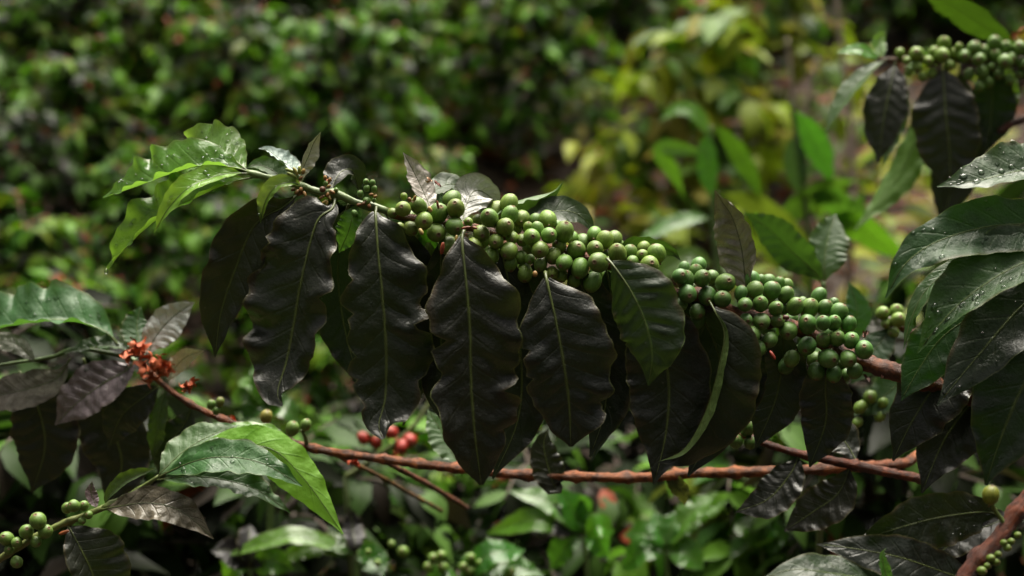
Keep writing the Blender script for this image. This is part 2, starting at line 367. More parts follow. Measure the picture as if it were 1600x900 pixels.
def stem(parent, depth, pts, rad, mat='bark', tint=(1, 1, 1), name='stem', nodes=(), sides=14, jitter=0.09, step=0.0035, label=None, root=None):
    """woody stem through pts = (px, py, mm behind depth); rad in pixels at those points; nodes = indices px where it swells"""
    W = np.array([P(a, b, depth + (c[0] if c else 0) / 1000.0) for a, b, *c in pts])
    if root is not None:
        W = np.vstack([[(root[0], root[1], W[0][2] - 0.03)], W]); rad = [rad[0]] + list(rad)
    L = np.linalg.norm(np.diff(W, axis=0), axis=1).sum(); n = max(8, int(L / step))
    path = catmull(W, n); s0 = np.r_[0, np.cumsum(np.linalg.norm(np.diff(W, axis=0), axis=1))]; s = np.linspace(0, s0[-1], n)
    r = np.interp(s, s0, rad) * K * depth
    for nx in nodes:
        pxs = (path - CAM) @ RIGHT / ((path - CAM) @ FWD) / K + 800
        c0 = np.argmin(np.abs(pxs - nx)); r = r * (1 + 0.45 * np.exp(-((s - s[c0]) / 0.0042) ** 2))
    rng = np.random.default_rng(int(abs(pts[0][0] * 13 + pts[0][1])) + 5)
    wob = np.cumsum(rng.standard_normal((n, 3)), 0); k = min(9, n); ker = np.ones(k) / k
    wob = np.stack([np.convolve(wob[:, i], ker, 'same') for i in range(3)], 1); wob -= np.linspace(0, 1, n)[:, None] * wob[-1]
    path = path + wob * 0.00018
    V, F, uv = tube_geom(path, r, sides, True, jitter, rng)
    o = mesh_obj(name, V, F, MAT[mat], parent, base_of(parent), uv, color=tint)
    if label: o['label'] = label
    return path

# ---- coffee cherry: one unit mesh per variant (radius 1, navel at +Z, short stalk at -Z)
def cherry_mesh(seed, lo=False):
    rng = np.random.default_rng(seed); seg = 12 if lo else 20
    prof = [(0.10, -1.32), (0.10, -1.10), (0.16, -1.055), (0.45, -0.97), (0.74, -0.74), (0.93, -0.40), (1.0, 0.0), (0.97, 0.32), (0.86, 0.62), (0.66, 0.87), (0.42, 1.03), (0.24, 1.085), (0.19, 1.115), (0.14, 1.10), (0.10, 1.05), (0.02, 1.045)]
    if lo: prof = [prof[i] for i in (0, 2, 3, 4, 6, 8, 9, 10, 12, 14)]
    V, F = [], []; fx = rng.uniform(0.92, 1.0); p = rng.uniform(0, 6.28, 3)
    for k, (r, z) in enumerate(prof):
        for j in range(seg):
            a = j / seg * 2 * math.pi; q = r * (1 + 0.018 * math.sin(2 * a + p[0]) + 0.012 * math.sin(3 * a + p[1] + z))
            V.append((q * math.cos(a) * fx, q * math.sin(a), z * (1 + 0.02 * math.sin(a + p[2]))))
    for k in range(len(prof) - 1):
        for j in range(seg): F.append((k * seg + j, k * seg + (j + 1) % seg, (k + 1) * seg + (j + 1) % seg, (k + 1) * seg + j))
    me = bpy.data.meshes.new('cherry'); me.from_pydata(V, [], F)
    me.materials.append(MAT['cherry']); me.materials.append(MAT['navel'])
    last = len(prof) - 1; nav = last - (2 if lo else 4)
    for i, pl in enumerate(me.polygons):
        pl.use_smooth = True; k = i // seg
        if k >= nav or (k < 1): pl.material_index = 1
    return me
CHERRY = [cherry_mesh(s) for s in range(5)]
CHERRY_LO = [cherry_mesh(s + 20, True) for s in range(2)]
def add_cherry(parent, pos, axis, r, tint=(1, 1, 1), rng=random, stretch=1.06, name='cherry', lo=False):
    o = bpy.data.objects.new(name, rng.choice(CHERRY_LO if lo else CHERRY)); COL.objects.link(o); o.parent = parent
    o.location = Vector(pos - base_of(parent)); o.rotation_mode = 'QUATERNION'
    q = Vector(axis).to_track_quat('Z', 'Y'); o.rotation_quaternion = q @ Matrix.Rotation(rng.uniform(0, 6.28), 3, 'Z').to_quaternion()
    o.scale = (r, r, r * stretch); o.color = tuple(tint) + (1,)
    return o
def cluster(parent, depth, path, items, seed, tint=lambda x, rng: (1, 1, 1), reach=20.0, lo=False):
    """cherries at (px, py, radius px, layer) round a stem path; depth found by pushing overlapping ones apart along the view"""
    rng = random.Random(seed); px = K * depth; n = len(items)
    pos = []; spx = (path - CAM) @ RIGHT / ((path - CAM) @ FWD) / K + 800; sdp = (path - CAM) @ FWD; spy = 450 - (path - CAM) @ UP / sdp / K
    dep = np.zeros(n); near = []; lim = np.full(n, 9.0)
    for i, (x, y, r, *ly) in enumerate(items):
        k = int(np.argmin((spx - x) ** 2 + 0.6 * (spy - y) ** 2)); near.append(k)
        dy = (y - spy[k]) * px; rc = reach / 1000.0; s = math.sqrt(max(rc * rc - dy * dy * 0.6, 0.0))
        lay = ly[0] if ly else 0
        if lay < 2: lim[i] = sdp[k] - 0.004 - r * px * 0.5
        dep[i] = sdp[k] + (-s + 0.003 if lay == 0 else (s * 0.25 if lay == 1 else s + 0.006))
    for it in range(60):
        for i in range(n):
            for j in range(i):
                xi, yi, ri = items[i][:3]; xj, yj, rj = items[j][:3]
                d2 = ((xi - xj) ** 2 + (yi - yj) ** 2) * px * px; rs = (ri + rj) * px * 0.86
                dd = dep[i] - dep[j]
                if d2 + dd * dd < rs * rs:
                    need = math.sqrt(rs * rs - d2) - abs(dd); s = 1 if dd >= 0 else -1
                    dep[i] += s * need * 0.3; dep[j] -= s * need * 0.3
        dep = np.minimum(dep, lim)
    for i, (x, y, r, *ly) in enumerate(items):
        p = P(x, y, dep[i]); c = path[near[i]]
        ax = p - c; ax = unit(ax) + np.array([rng.gauss(0, 0.28) for _ in range(3)]) - FWD * 0.15
        add_cherry(parent, p, ax, r * px * (dep[i] / depth) * 0.985, tint(x, rng), rng, rng.uniform(0.96, 1.16), lo=lo)

def blob_geom(center, axis, r, l, seg=8, rings=6):
    axis = unit(axis); a = unit(np.cross(axis, (0.3, 0.8, 0.52))); b = np.cross(axis, a); V, F = [], []
    for k in range(rings + 1):
        t = k / rings * math.pi; rr = r * math.sin(t) ** 0.8 if 0 < k < rings else r * 0.05
        for j in range(seg):
            an = j / seg * 2 * math.pi; V.append(center + axis * (-l * math.cos(t)) + a * rr * math.cos(an) + b * rr * math.sin(an))
    for k in range(rings):
        for j in range(seg): F.append((k * seg + j, k * seg + (j + 1) % seg, (k + 1) * seg + (j + 1) % seg, (k + 1) * seg + j))
    return V, F
def bud(parent, depth, x, y, r, l, ang, mat='bud', tint=(1, 1, 1), dz=0, name='flower_bud'):
    """small bud: r, l half sizes in px, ang the direction on the picture plane in degrees"""
    px = K * depth; c = P(x, y, depth + dz / 1000); ax = RIGHT * math.cos(R(ang)) + UP * math.sin(R(ang)) - FWD * 0.25
    V, F = blob_geom(c, ax, r * px, l * px); return mesh_obj(name, V, F, MAT[mat], parent, base_of(parent), color=tint)
def dried_flower(parent, depth, x, y, size, seed, tint=(1, 1, 1), n=7, mat='drybit', name='dried_flower'):
    """withered flower: curled ribbon petals"""
    rng = np.random.default_rng(seed); px = K * depth; c = P(x, y, depth); V, F = [], []
    for k in range(n):
        d = unit(rng.standard_normal(3)); s = unit(np.cross(d, rng.standard_normal(3))); nn = np.cross(d, s); o = len(V); L = size * px * rng.uniform(0.7, 1.2); w = L * 0.16
        cv = rng.uniform(1.2, 2.6)
        for i in range(6):
            t = i / 5; a = cv * t; p = c + d * (L * math.sin(a) / cv) + nn * (L * (1 - math.cos(a)) / cv)
            ww = w * (0.6 + math.sin(math.pi * min(t + 0.15, 1)))
            V += [p - s * ww, p + nn * w * 0.4, p + s * ww]
        for i in range(5):
            for j in range(2): F.append((o + i * 3 + j, o + i * 3 + 3 + j, o + i * 3 + 4 + j, o + i * 3 + 1 + j))
    return mesh_obj(name, V, F, MAT[mat], parent, base_of(parent), color=tint)

# ------------------------------------------------------------------ ground
def gz(x, y):
    k = (np.sqrt((y - 4.4) ** 2 + 0.5) + (y - 4.4)) / 2              # nearly level near the camera, then a slope of 0.3
    return 0.04 * y + 0.27 * k + 0.04 * np.sin(x * 1.7 + 0.4) * np.cos(y * 1.3) + 0.02 * np.sin(x * 5.1) * np.sin(y * 4.3)
def ground():
    n = 90; xs = np.r_[np.linspace(-120, -8, 12), np.linspace(-6, 6, 60), np.linspace(8, 120, 12)]; ys = np.r_[np.linspace(-120, -5, 10), np.linspace(-3, 12, 70), np.linspace(14, 160, 14)]
    rng = np.random.default_rng(3); X, Y = np.meshgrid(xs, ys, indexing='ij')
    Z = gz(X, Y)
    V = np.stack([X, Y, Z], -1).reshape(-1, 3); m = len(ys)
    F = [(i * m + j, (i + 1) * m + j, (i + 1) * m + j + 1, i * m + j + 1) for i in range(len(xs) - 1) for j in range(m - 1)]
    o = mesh_obj('ground', V, F, MAT['soil']); o['kind'] = 'structure'; o['label'] = 'reddish brown forest soil sloping up behind the coffee plants'
ground()

# ------------------------------------------------------------------ shrubs of the plantation
def small_leaf(rng, base, d, up, L, w, droop, fold):
    """15-point bent leaf: returns vertices (5x3), uv"""
    s = unit(np.cross(d, up)); nn = unit(np.cross(s, d)); V = []; UVs = []
    wave = rng.uniform(-0.15, 0.15, 5)
    for i, (u, f) in enumerate(((0, .08), (.28, .88), (.55, 1.0), (.80, .55), (1.0, .03))):
        a = droop * u; p = base + d * (L * u * math.cos(a * 0.7)) - nn * (L * u * math.sin(a * 0.7))
        for sd_ in (-1, 0, 1):
            V.append(p + s * (sd_ * w * f) + nn * (abs(sd_) * w * f * (fold + wave[i] * sd_))); UVs.append((u, 0.5 + 0.5 * sd_))
    return V, UVs
LF = [(i * 3 + j, i * 3 + j + 1, i * 3 + 4 + j, i * 3 + 3 + j) for i in range(4) for j in range(2)]
def shrub_data(seed, h, rad, nbr, nodes, leafL, palette, tipcol, red=0.0, spread=1.0):
    rng = np.random.default_rng(seed); V, F, U, A = [], [], [], []; TV, TF, TU = [], [], []; BV, BF = [], []
    def add_tube(path, r, sides=6):
        v, f, u = tube_geom(path, r, sides); o = len(TV); TV.extend(v.tolist()); TF.extend([tuple(x + o for x in q) for q in f]); TU.extend(u.tolist())
    lean = rng.normal(0, 0.06, 2); tp = np.array([(lean[0] * t * h + 0.02 * math.sin(5 * t), lean[1] * t * h, t * h) for t in np.linspace(-0.06, 1, 9)])
    add_tube(tp, np.linspace(0.020, 0.006, 9) * (0.6 + 0.5 * h), 8)
    az = rng.uniform(0, 6.28)
    for b in range(nbr):
        t = 0.16 + 0.84 * (b + rng.uniform(0, 1)) / nbr; az += 2.4 + rng.normal(0, 0.3)
        L = rad * (1.05 - 0.55 * t ** 2) * rng.uniform(0.75, 1.2); el = rng.uniform(0.15, 0.6) + 0.5 * max(0, t - 0.8) * 4
        d0 = np.array((math.cos(az) * math.cos(el) * spread, math.sin(az) * math.cos(el) * spread, math.sin(el))); p0 = np.array((lean[0] * t * h, lean[1] * t * h, t * h))
        q = np.linspace(0, 1, nodes + 2); path = p0 + d0 * (L * q)[:, None]; path[:, 2] -= 0.42 * L * q ** 2.0
        add_tube(path, np.linspace(0.006, 0.002, len(q)), 5)
        for k in range(1, nodes + 2):
            T = unit(path[k] - path[k - 1]); hs_ = unit(np.cross(T, (0, 0, 1))); tipness = k / (nodes + 1)
            for sgn in (-1, 1):
                if rng.random() < 0.10: continue
                d = unit(T * rng.uniform(0.25, 0.9) + hs_ * sgn * rng.uniform(0.6, 1.0) + np.array((0, 0, rng.uniform(-0.55, 0.25))) + rng.normal(0, 0.15, 3))
                up = unit(np.array((0, 0, 1.0)) + rng.normal(0, 0.35, 3)); l = leafL * rng.uniform(0.7, 1.2) * (1 - 0.25 * (tipness > 0.95))
                vv, uu = small_leaf(rng, path[k], d, up, l, l * rng.uniform(0.19, 0.25), rng.uniform(0.2, 1.1), rng.uniform(0.05, 0.5))
                o = len(V); V.extend(vv); U.extend(uu); F.extend([tuple(x + o for x in f) for f in LF])
                c = np.array(palette[rng.integers(len(palette))]) * rng.uniform(0.7, 1.3)
                if tipness > 0.85 and rng.random() < 0.7: c = np.array(tipcol) * rng.uniform(0.7, 1.3)
                if rng.random() < red: c = np.array((0.20, 0.045, 0.02)) * rng.uniform(0.6, 1.2)
                A.extend([tuple(c) + (1,)] * 15)
            if rng.random() < 0.16:
                for _ in range(rng.integers(2, 6)):
                    v, f = blob_geom(path[k] + rng.normal(0, 0.012, 3), rng.standard_normal(3), 0.007, 0.0075, 6, 4); o = len(BV); BV.extend([tuple(x) for x in v]); BF.extend([tuple(x + o for x in q2) for q2 in f])
    return (V, F, U, A), (TV, TF, TU), (BV, BF)
def shrub_meshes(*a, **k):
    (V, F, U, A), (TV, TF, TU), (BV, BF) = shrub_data(*a, **k)
    c = mesh_obj('crown', V, F, MAT['far'], uv=U, attr=A); t = mesh_obj('trunk', TV, TF, MAT['wood'], uv=TU)
    b = mesh_obj('berries', BV, BF, MAT['berry']) if BV else None
    r = (c.data, t.data, b.data if b else None)
    for o in (c, t, b):
        if o: bpy.data.objects.remove(o)
    return r
MAT['berry'] = simple_mat('small_berries', (0.20, 0.10, 0.03), 0.4, 40, 0.3, col2=(0.40, 0.03, 0.02))
PAL_GREEN = [(0.022, 0.070, 0.005), (0.010, 0.026, 0.004), (0.048, 0.120, 0.007), (0.030, 0.085, 0.012), (0.008, 0.011, 0.005), (0.085, 0.155, 0.009), (0.012, 0.018, 0.005), (0.075, 0.100, 0.010)]
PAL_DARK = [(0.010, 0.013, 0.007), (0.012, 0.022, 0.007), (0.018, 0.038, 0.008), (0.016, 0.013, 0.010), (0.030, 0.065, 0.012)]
PAL_YEL = [(0.11, 0.15, 0.010), (0.060, 0.115, 0.014), (0.16, 0.18, 0.014), (0.040, 0.085, 0.014), (0.15, 0.135, 0.02)]
TIPG, TIPY = (0.070, 0.155, 0.016), (0.14, 0.185, 0.018)
def place_shrub(meshes, x, y, rz, sc, label, group, name='coffee_shrub', dz=0.0):
    t = thing(name, label, 'shrub', (x, y, float(gz(x, y)) - 0.03 + dz), group); t.rotation_euler = (0, 0, rz); t.scale = (sc,) * 3
    for nm, me in zip(('crown', 'trunk', 'berries'), meshes):
        if me is None: continue
        o = bpy.data.objects.new(nm, me); COL.objects.link(o); o.parent = t
        if nm != 'trunk': o['kind'] = 'stuff'
    return t
SH_G = [shrub_meshes(50 + i, 0.92, 0.50, 44, 9, 0.108, PAL_GREEN, TIPG, 0.008) for i in range(5)]
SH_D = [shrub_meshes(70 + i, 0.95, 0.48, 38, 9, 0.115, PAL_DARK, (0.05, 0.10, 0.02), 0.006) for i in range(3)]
SH_Y = [shrub_meshes(90 + i, 0.80, 0.36, 20, 6, 0.15, PAL_YEL, TIPY, 0.01) for i in range(2)]
rs = random.Random(11)
row = 0; y = 4.9
while y < 11.4:
    half = 0.36 * y + 0.3; x = -half + (row % 2) * 0.3
    while x < half + 1.3:
        xx, yy = x + rs.uniform(-0.14, 0.14), y + rs.uniform(-0.16, 0.16)
        if not (-0.1 < xx < 2.3 and yy < 6.2):
            mm = rs.choice(SH_G if rs.random() < 0.72 else SH_D)
            sp = 800 + xx / (yy * CR) / K; where = ('above the left edge leaves', 'above the tip of the main branch', 'above the middle of the cherries', 'behind the yellow green saplings', 'behind the upper right cherry branch')[int(min(4, max(0, sp // 320)))]
            high = 'low on the far slope' if yy < 7.4 else 'high on the far slope'
            place_shrub(mm, xx, yy, rs.uniform(0, 6.28), rs.uniform(0.66, 0.92), 'leafy coffee shrub blurred ' + high + ' ' + where, 'coffee shrubs ' + high + ' ' + where)
        x += rs.uniform(0.48, 0.64)
    y += 0.54; row += 1
for i, (x, y_, sc) in enumerate(((-1.75, 3.9, .62), (-1.25, 3.5, .60), (-0.72, 3.75, .58), (-0.25, 4.2, .56), (-1.1, 4.25, .62), (-1.6, 4.5, .66), (-0.62, 4.5, .6), (-1.95, 3.2, .62), (-0.95, 2.95, .56), (-1.45, 2.8, .6), (-0.45, 3.2, .52))):
    place_shrub((SH_G + SH_D)[i % 8], x, y_, i * 2.1, sc, 'low coffee shrub blurred in the dip left of the hanging leaves', 'coffee shrubs in the dip')
place_shrub(SH_Y[0], 0.52, 4.7, 0.4, 1.0, 'yellow green sapling with drooping leaves behind the cherries, the brightest', 'yellow green saplings')
place_shrub(SH_Y[1], 0.95, 5.4, 1.4, 1.0, 'yellow green sapling farther back beside the pale stems', 'yellow green saplings')
place_shrub(SH_G[3], 0.08, 5.4, 2.9, 0.8, 'green coffee shrub just left of the brightest yellow green sapling', 'coffee shrubs beside the clearing')
# dark shrubs that fill the space under and behind the branches
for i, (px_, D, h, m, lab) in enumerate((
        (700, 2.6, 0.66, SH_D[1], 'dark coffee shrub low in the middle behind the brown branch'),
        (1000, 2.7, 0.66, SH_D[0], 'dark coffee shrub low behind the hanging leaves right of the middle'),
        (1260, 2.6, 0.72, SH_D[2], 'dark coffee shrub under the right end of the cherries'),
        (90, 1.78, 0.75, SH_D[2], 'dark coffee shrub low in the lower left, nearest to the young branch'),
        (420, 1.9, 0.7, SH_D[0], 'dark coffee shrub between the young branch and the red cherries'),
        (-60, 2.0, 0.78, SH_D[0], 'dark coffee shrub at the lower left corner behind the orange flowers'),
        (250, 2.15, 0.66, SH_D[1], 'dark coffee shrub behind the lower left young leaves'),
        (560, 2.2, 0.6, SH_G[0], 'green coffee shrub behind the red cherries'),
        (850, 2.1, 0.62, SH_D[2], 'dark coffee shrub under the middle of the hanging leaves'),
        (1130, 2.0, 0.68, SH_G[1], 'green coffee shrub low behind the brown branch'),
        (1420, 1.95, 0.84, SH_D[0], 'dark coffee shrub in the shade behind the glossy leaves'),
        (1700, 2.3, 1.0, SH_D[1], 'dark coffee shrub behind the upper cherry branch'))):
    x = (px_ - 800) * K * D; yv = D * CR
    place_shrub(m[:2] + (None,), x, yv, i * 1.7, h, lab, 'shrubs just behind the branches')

# unseen tall shrubs added behind and beside the camera to cut sky light
SH_T = shrub_meshes(120, 2.5, 0.85, 64, 9, 0.15, PAL_DARK, (0.05, 0.10, 0.02), 0.004)
for i, (x, y_, sc) in enumerate(((-2.6, -0.7, 1.0), (-1.7, -1.1, 1.05), (-0.8, -1.3, 1.0), (0.1, -1.35, 1.08), (1.0, -1.25, 1.0), (1.9, -1.0, 1.05), (2.7, -0.5, 1.0), (-2.9, 0.5, .95), (3.0, 0.7, .95), (2.2, 1.6, .8), (-2.4, 1.8, .85), (-2.7, 3.2, .85), (2.8, 3.0, .85), (3.5, 4.8, .85), (-3.4, 4.8, .85))):
    place_shrub(SH_T, x, y_, i * 1.3, sc, 'tall dark coffee shrub added out of view beside and behind the viewer to block light', 'unseen tall coffee shrubs added round the viewer to block light')

# leaf litter and weeds on the clearing
def litter(name, label, n, xr, yr, L, cols, lift, seed, up_tilt):
    rng = np.random.default_rng(seed); V, F, U, A = [], [], [], []
    for _ in range(n):
        x, y_ = rng.uniform(*xr), rng.uniform(*yr); p = np.array((x, y_, float(gz(x, y_)) + rng.uniform(*lift))); az = rng.uniform(0, 6.28)
        d = unit(np.array((math.cos(az), math.sin(az), rng.normal(0, up_tilt)))); up = unit(np.array((0, 0, 1.0)) + rng.normal(0, 0.3, 3)); l = L * rng.uniform(0.6, 1.3)
        vv, uu = small_leaf(rng, p, d, up, l, l * rng.uniform(0.18, 0.28), rng.uniform(-0.3, 0.9), rng.uniform(0, 0.6))
        o = len(V); V.extend(vv); U.extend(uu); F.extend([tuple(q + o for q in f) for f in LF]); c = np.array(cols[rng.integers(len(cols))]) * rng.uniform(0.6, 1.3); A.extend([tuple(c) + (1,)] * 15)
    o = mesh_obj(name, V, F, MAT['far'], uv=U, attr=A); o['kind'] = 'stuff'; o['label'] = label; o['category'] = 'ground cover'
litter('leaf_litter', 'reddish brown fallen leaves covering the soil of the clearing', 3800, (-2.4, 3.0), (1.6, 6.6), 0.095, [(0.15, 0.042, 0.018), (0.17, 0.060, 0.026), (0.08, 0.026, 0.013), (0.15, 0.068, 0.028), (0.035, 0.016, 0.009)], (0.0, 0.03), 4, 0.25)
litter('weeds', 'low yellow green weeds growing through the fallen leaves', 520, (0.2, 1.8), (3.8, 6.0), 0.11, PAL_YEL, (0.02, 0.30), 5, 0.5)

def ground_under(px, py, d):
    w = P(px, py, d); return np.array((w[0], w[1], float(gz(w[0], w[1])) - 0.02))
def lower_stem(parent, px, py, d, r=0.003, mat='twig', tint=(.6, .6, .5), name='lower_stem'):
    """the part of a stem between the ground and the point seen at (px, py)"""
    top = P(px, py, d); g = ground_under(px, py, d); V, F, uv = tube_geom(catmull([g, (g + top) / 2 + (0.006, 0.004, 0), top], 14), np.linspace(r * 1.4, r, 14), 8)
    return mesh_obj(name, V, F, MAT[mat], parent, base_of(parent), uv, color=tint)
def trunk(px, py, d, h, label):
    g = ground_under(px, py, d); t = thing('coffee_plant', label, 'plant', g, 'trunks that carry the branches')
    path = catmull([g, g + (0.01, 0.008, h * .5), g + (0, 0, h)], 60); V, F, uv = tube_geom(path, np.linspace(0.021, 0.008, 60), 14, True, .04, np.random.default_rng(5))
    mesh_obj('trunk', V, F, MAT['bark'], t, g, uv, color=(.7, .6, .55)); return g[:2]
ROOT_A = trunk(1815, 650, 1.17, 1.75, 'reddish brown trunk beyond the right edge carrying the main branch')
ROOT_B = trunk(1800, 130, 1.64, 1.95, 'reddish brown trunk beyond the right edge carrying the upper cherry branch')
ROOT_C = trunk(-230, 950, 1.20, 1.2, 'reddish brown trunk beyond the left edge carrying the young branch')

# ------------------------------------------------------------------ main branch
D0 = 1.10
main = thing('coffee_branch', 'long arching coffee branch packed with green cherries, dark leaves hanging below', 'branch', (ROOT_A[0], ROOT_A[1], P(1720, 690, D0 + 0.03)[2] - .03))
MB = [(1720, 690, 30), (1600, 640, 20), (1500, 608, 12), (1440, 588, 6), (1390, 572, 2), (1330, 548, 14), (1230, 500, 24), (1150, 482, 0), (1100, 458, 20), (1045, 447, -2), (1000, 420, 22), (940, 402, 26), (860, 380, 26), (780, 358, 26), (700, 342, 20), (640, 334, 10), (600, 328, 0)]
main_path = stem(main, D0, MB, [17, 16, 16, 15, 14, 13, 11, 10, 9.5, 9, 8.5, 8, 7.5, 7, 6.5, 6, 5.5], 'bark', (1.5, 1.25, 1.1), nodes=(1490, 1340, 1200, 1090, 990, 880, 780, 690, 620), root=ROOT_A)
tip_path = stem(main, D0, [(606, 330, 0), (590, 324), (560, 317), (528, 304), (500, 300), (470, 291), (430, 280), (405, 274), (384, 268)], [5.5, 5.5, 5.5, 6.5, 5.5, 5, 4.5, 4.2, 3.5], 'twig', (1, 1, 1), name='green_shoot', nodes=(580, 520, 472, 395))
allpath = np.vstack([main_path, tip_path])
CH = [(630, 326.7, 12.2, 0), (654, 322, 12.7, 0), (631, 307, 5.5, 1), (613, 333, 8, 1), (662, 345, 14, 0), (685, 333, 15, 1), (706, 312, 14, 2), (712, 326, 14, 0), (710, 354, 14, 0), (682, 363, 15, 1), (642, 357, 11, 1), (700, 383, 14, 1), (732, 347, 7, 1), (747, 344, 9, 2), (752, 365, 13, 1), (765, 341, 14, 0),
      (795, 318, 13.5, 2), (775, 329, 13, 2), (796, 337, 13, 1), (815, 341, 13, 2), (788.5, 355, 14, 0), (775, 377, 12, 0), (800, 371, 10, 1), (741, 384, 12, 1), (766, 399, 13.5, 0), (795, 392, 13.5, 0), (795.5, 411, 13, 1), (775, 422, 11, 1), (814, 402, 10, 1), (828, 405, 8, 1), (819.5, 426, 12.5, 0),
      (836, 345, 10, 2), (856, 343, 14, 2), (825, 355, 8, 1), (840, 358, 10, 1), (881.5, 363, 15, 1), (830.5, 371, 13.5, 0), (857.5, 368, 12.5, 0), (817, 375, 10, 1), (844, 390, 13.5, 0), (874, 384, 11, 1), (864.5, 399.5, 12.5, 0), (845, 413, 10.5, 0), (881.5, 410, 12.5, 0), (862.5, 426, 10, 0), (894, 371, 9, 2), (911, 378, 12, 2), (900, 392, 14.5, 1), (906, 418.5, 14, 0), (877, 430, 10, 1), (898, 436, 11, 1), (871, 351, 6, 2),
      (929, 366, 11.5, 2), (945, 375, 13.5, 1), (960, 373, 12, 2), (929.5, 389.5, 13, 0), (947, 396, 5, 1), (968.6, 382, 7, 2), (965, 397, 14.5, 0), (984, 395, 12, 1), (935.5, 410, 15.5, 0), (1005.5, 387, 10, 2), (1004, 399, 9.5, 0), (989, 409, 10, 0), (1026, 396, 14, 1), (1015, 414, 14.5, 0), (926, 440, 14, 1), (950, 432, 11, 2),
      (1092, 414.5, 12, 2), (1087.6, 425, 11, 1), (1062, 432, 12, 1), (1070.6, 438, 14, 0), (1097, 435, 13, 0), (1112, 433, 11, 2), (1133, 442, 15, 0), (1074, 459, 14.5, 0), (1105.5, 462, 14.5, 0), (1129, 467.5, 13, 0), (1089.5, 487, 12, 0), (1089.5, 501, 12, 1), (1063, 475, 11, 1),
      (1175.4, 438, 12, 2), (1189.6, 437, 7, 2), (1179, 453, 13, 1), (1157.5, 458, 10, 1), (1201, 440, 11, 2), (1205.6, 454, 14, 0), (1218, 442, 8, 2), (1164, 476, 11, 0), (1188, 475, 12, 0), (1212, 481.6, 11, 0), (1226, 483, 7, 1), (1165, 499.5, 10, 0), (1189.6, 502.4, 13.5, 0), (1215, 501.4, 11, 0), (1175, 523, 13, 0), (1203, 530.7, 12, 0), (1150, 506, 8, 1), (1189, 543, 10, 1),
      (1229, 447, 10, 2), (1228, 461, 12, 1), (1242, 479, 13, 1), (1264.5, 482, 14, 1), (1289, 481, 12, 1), (1310, 488, 14, 1), (1279, 462, 11, 2), (1303, 474, 8, 2), (1262, 507, 14.5, 0), (1286.7, 504.5, 11, 0), (1303, 504.5, 11, 0), (1325.5, 506.7, 12, 0), (1232, 516.7, 14, 0), (1261, 540, 14, 1), (1286.7, 532, 11, 0), (1308, 529, 12, 0), (1330, 532, 13, 0), (1350, 546.7, 14.5, 0), (1294, 560, 15, 0), (1325, 560, 13, 0), (1275.5, 580, 13, 1), (1303, 584, 12, 1), (1335.5, 579, 12, 1), (1237, 560, 12, 1), (1229, 571, 12, 2), (1185, 545, 11, 1), (1254, 472, 8, 2)]
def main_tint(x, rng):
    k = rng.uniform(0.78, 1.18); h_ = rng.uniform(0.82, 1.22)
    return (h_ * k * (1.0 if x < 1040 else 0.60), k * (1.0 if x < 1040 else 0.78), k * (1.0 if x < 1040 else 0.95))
fill = []; rf = random.Random(31)
for x0, x1, k, h0, h1 in ((620, 722, 12, -14, 40), (735, 1008, 44, -26, 44), (1068, 1126, 8, -24, 34), (1162, 1340, 38, -36, 50)):
    for _ in range(k * 6):
        x = rf.uniform(x0, x1); yc = float(np.interp(x, [620, 780, 860, 940, 1000, 1100, 1230, 1330], [338, 366, 388, 404, 412, 456, 506, 545])); yy = yc + rf.uniform(h0, h1); rr_ = rf.uniform(9.5, 13)
        if all((x - a) ** 2 + (yy - b) ** 2 > (13 if i < len(CH) else 19) ** 2 for i, (a, b, *_q) in enumerate(CH + fill)) and len([1 for f_ in fill if x0 <= f_[0] <= x1]) < k: fill.append((x, yy, rr_, 2))
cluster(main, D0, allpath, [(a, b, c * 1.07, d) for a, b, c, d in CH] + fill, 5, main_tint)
SMALL = [(572, 284, 5, 1), (582, 286, 5, 1), (573, 294, 5.5, 0), (584.5, 295, 5, 0), (563, 303, 5.5, 0), (573, 314, 6.5, 0), (584.5, 313, 3.5, 0), (554, 333, 5, 1), (509, 287, 3.8, 0), (525, 297, 4, 1)]
cluster(main, D0, allpath, SMALL, 6, lambda x, r: (0.8, 0.95, 1.2), 8.0)
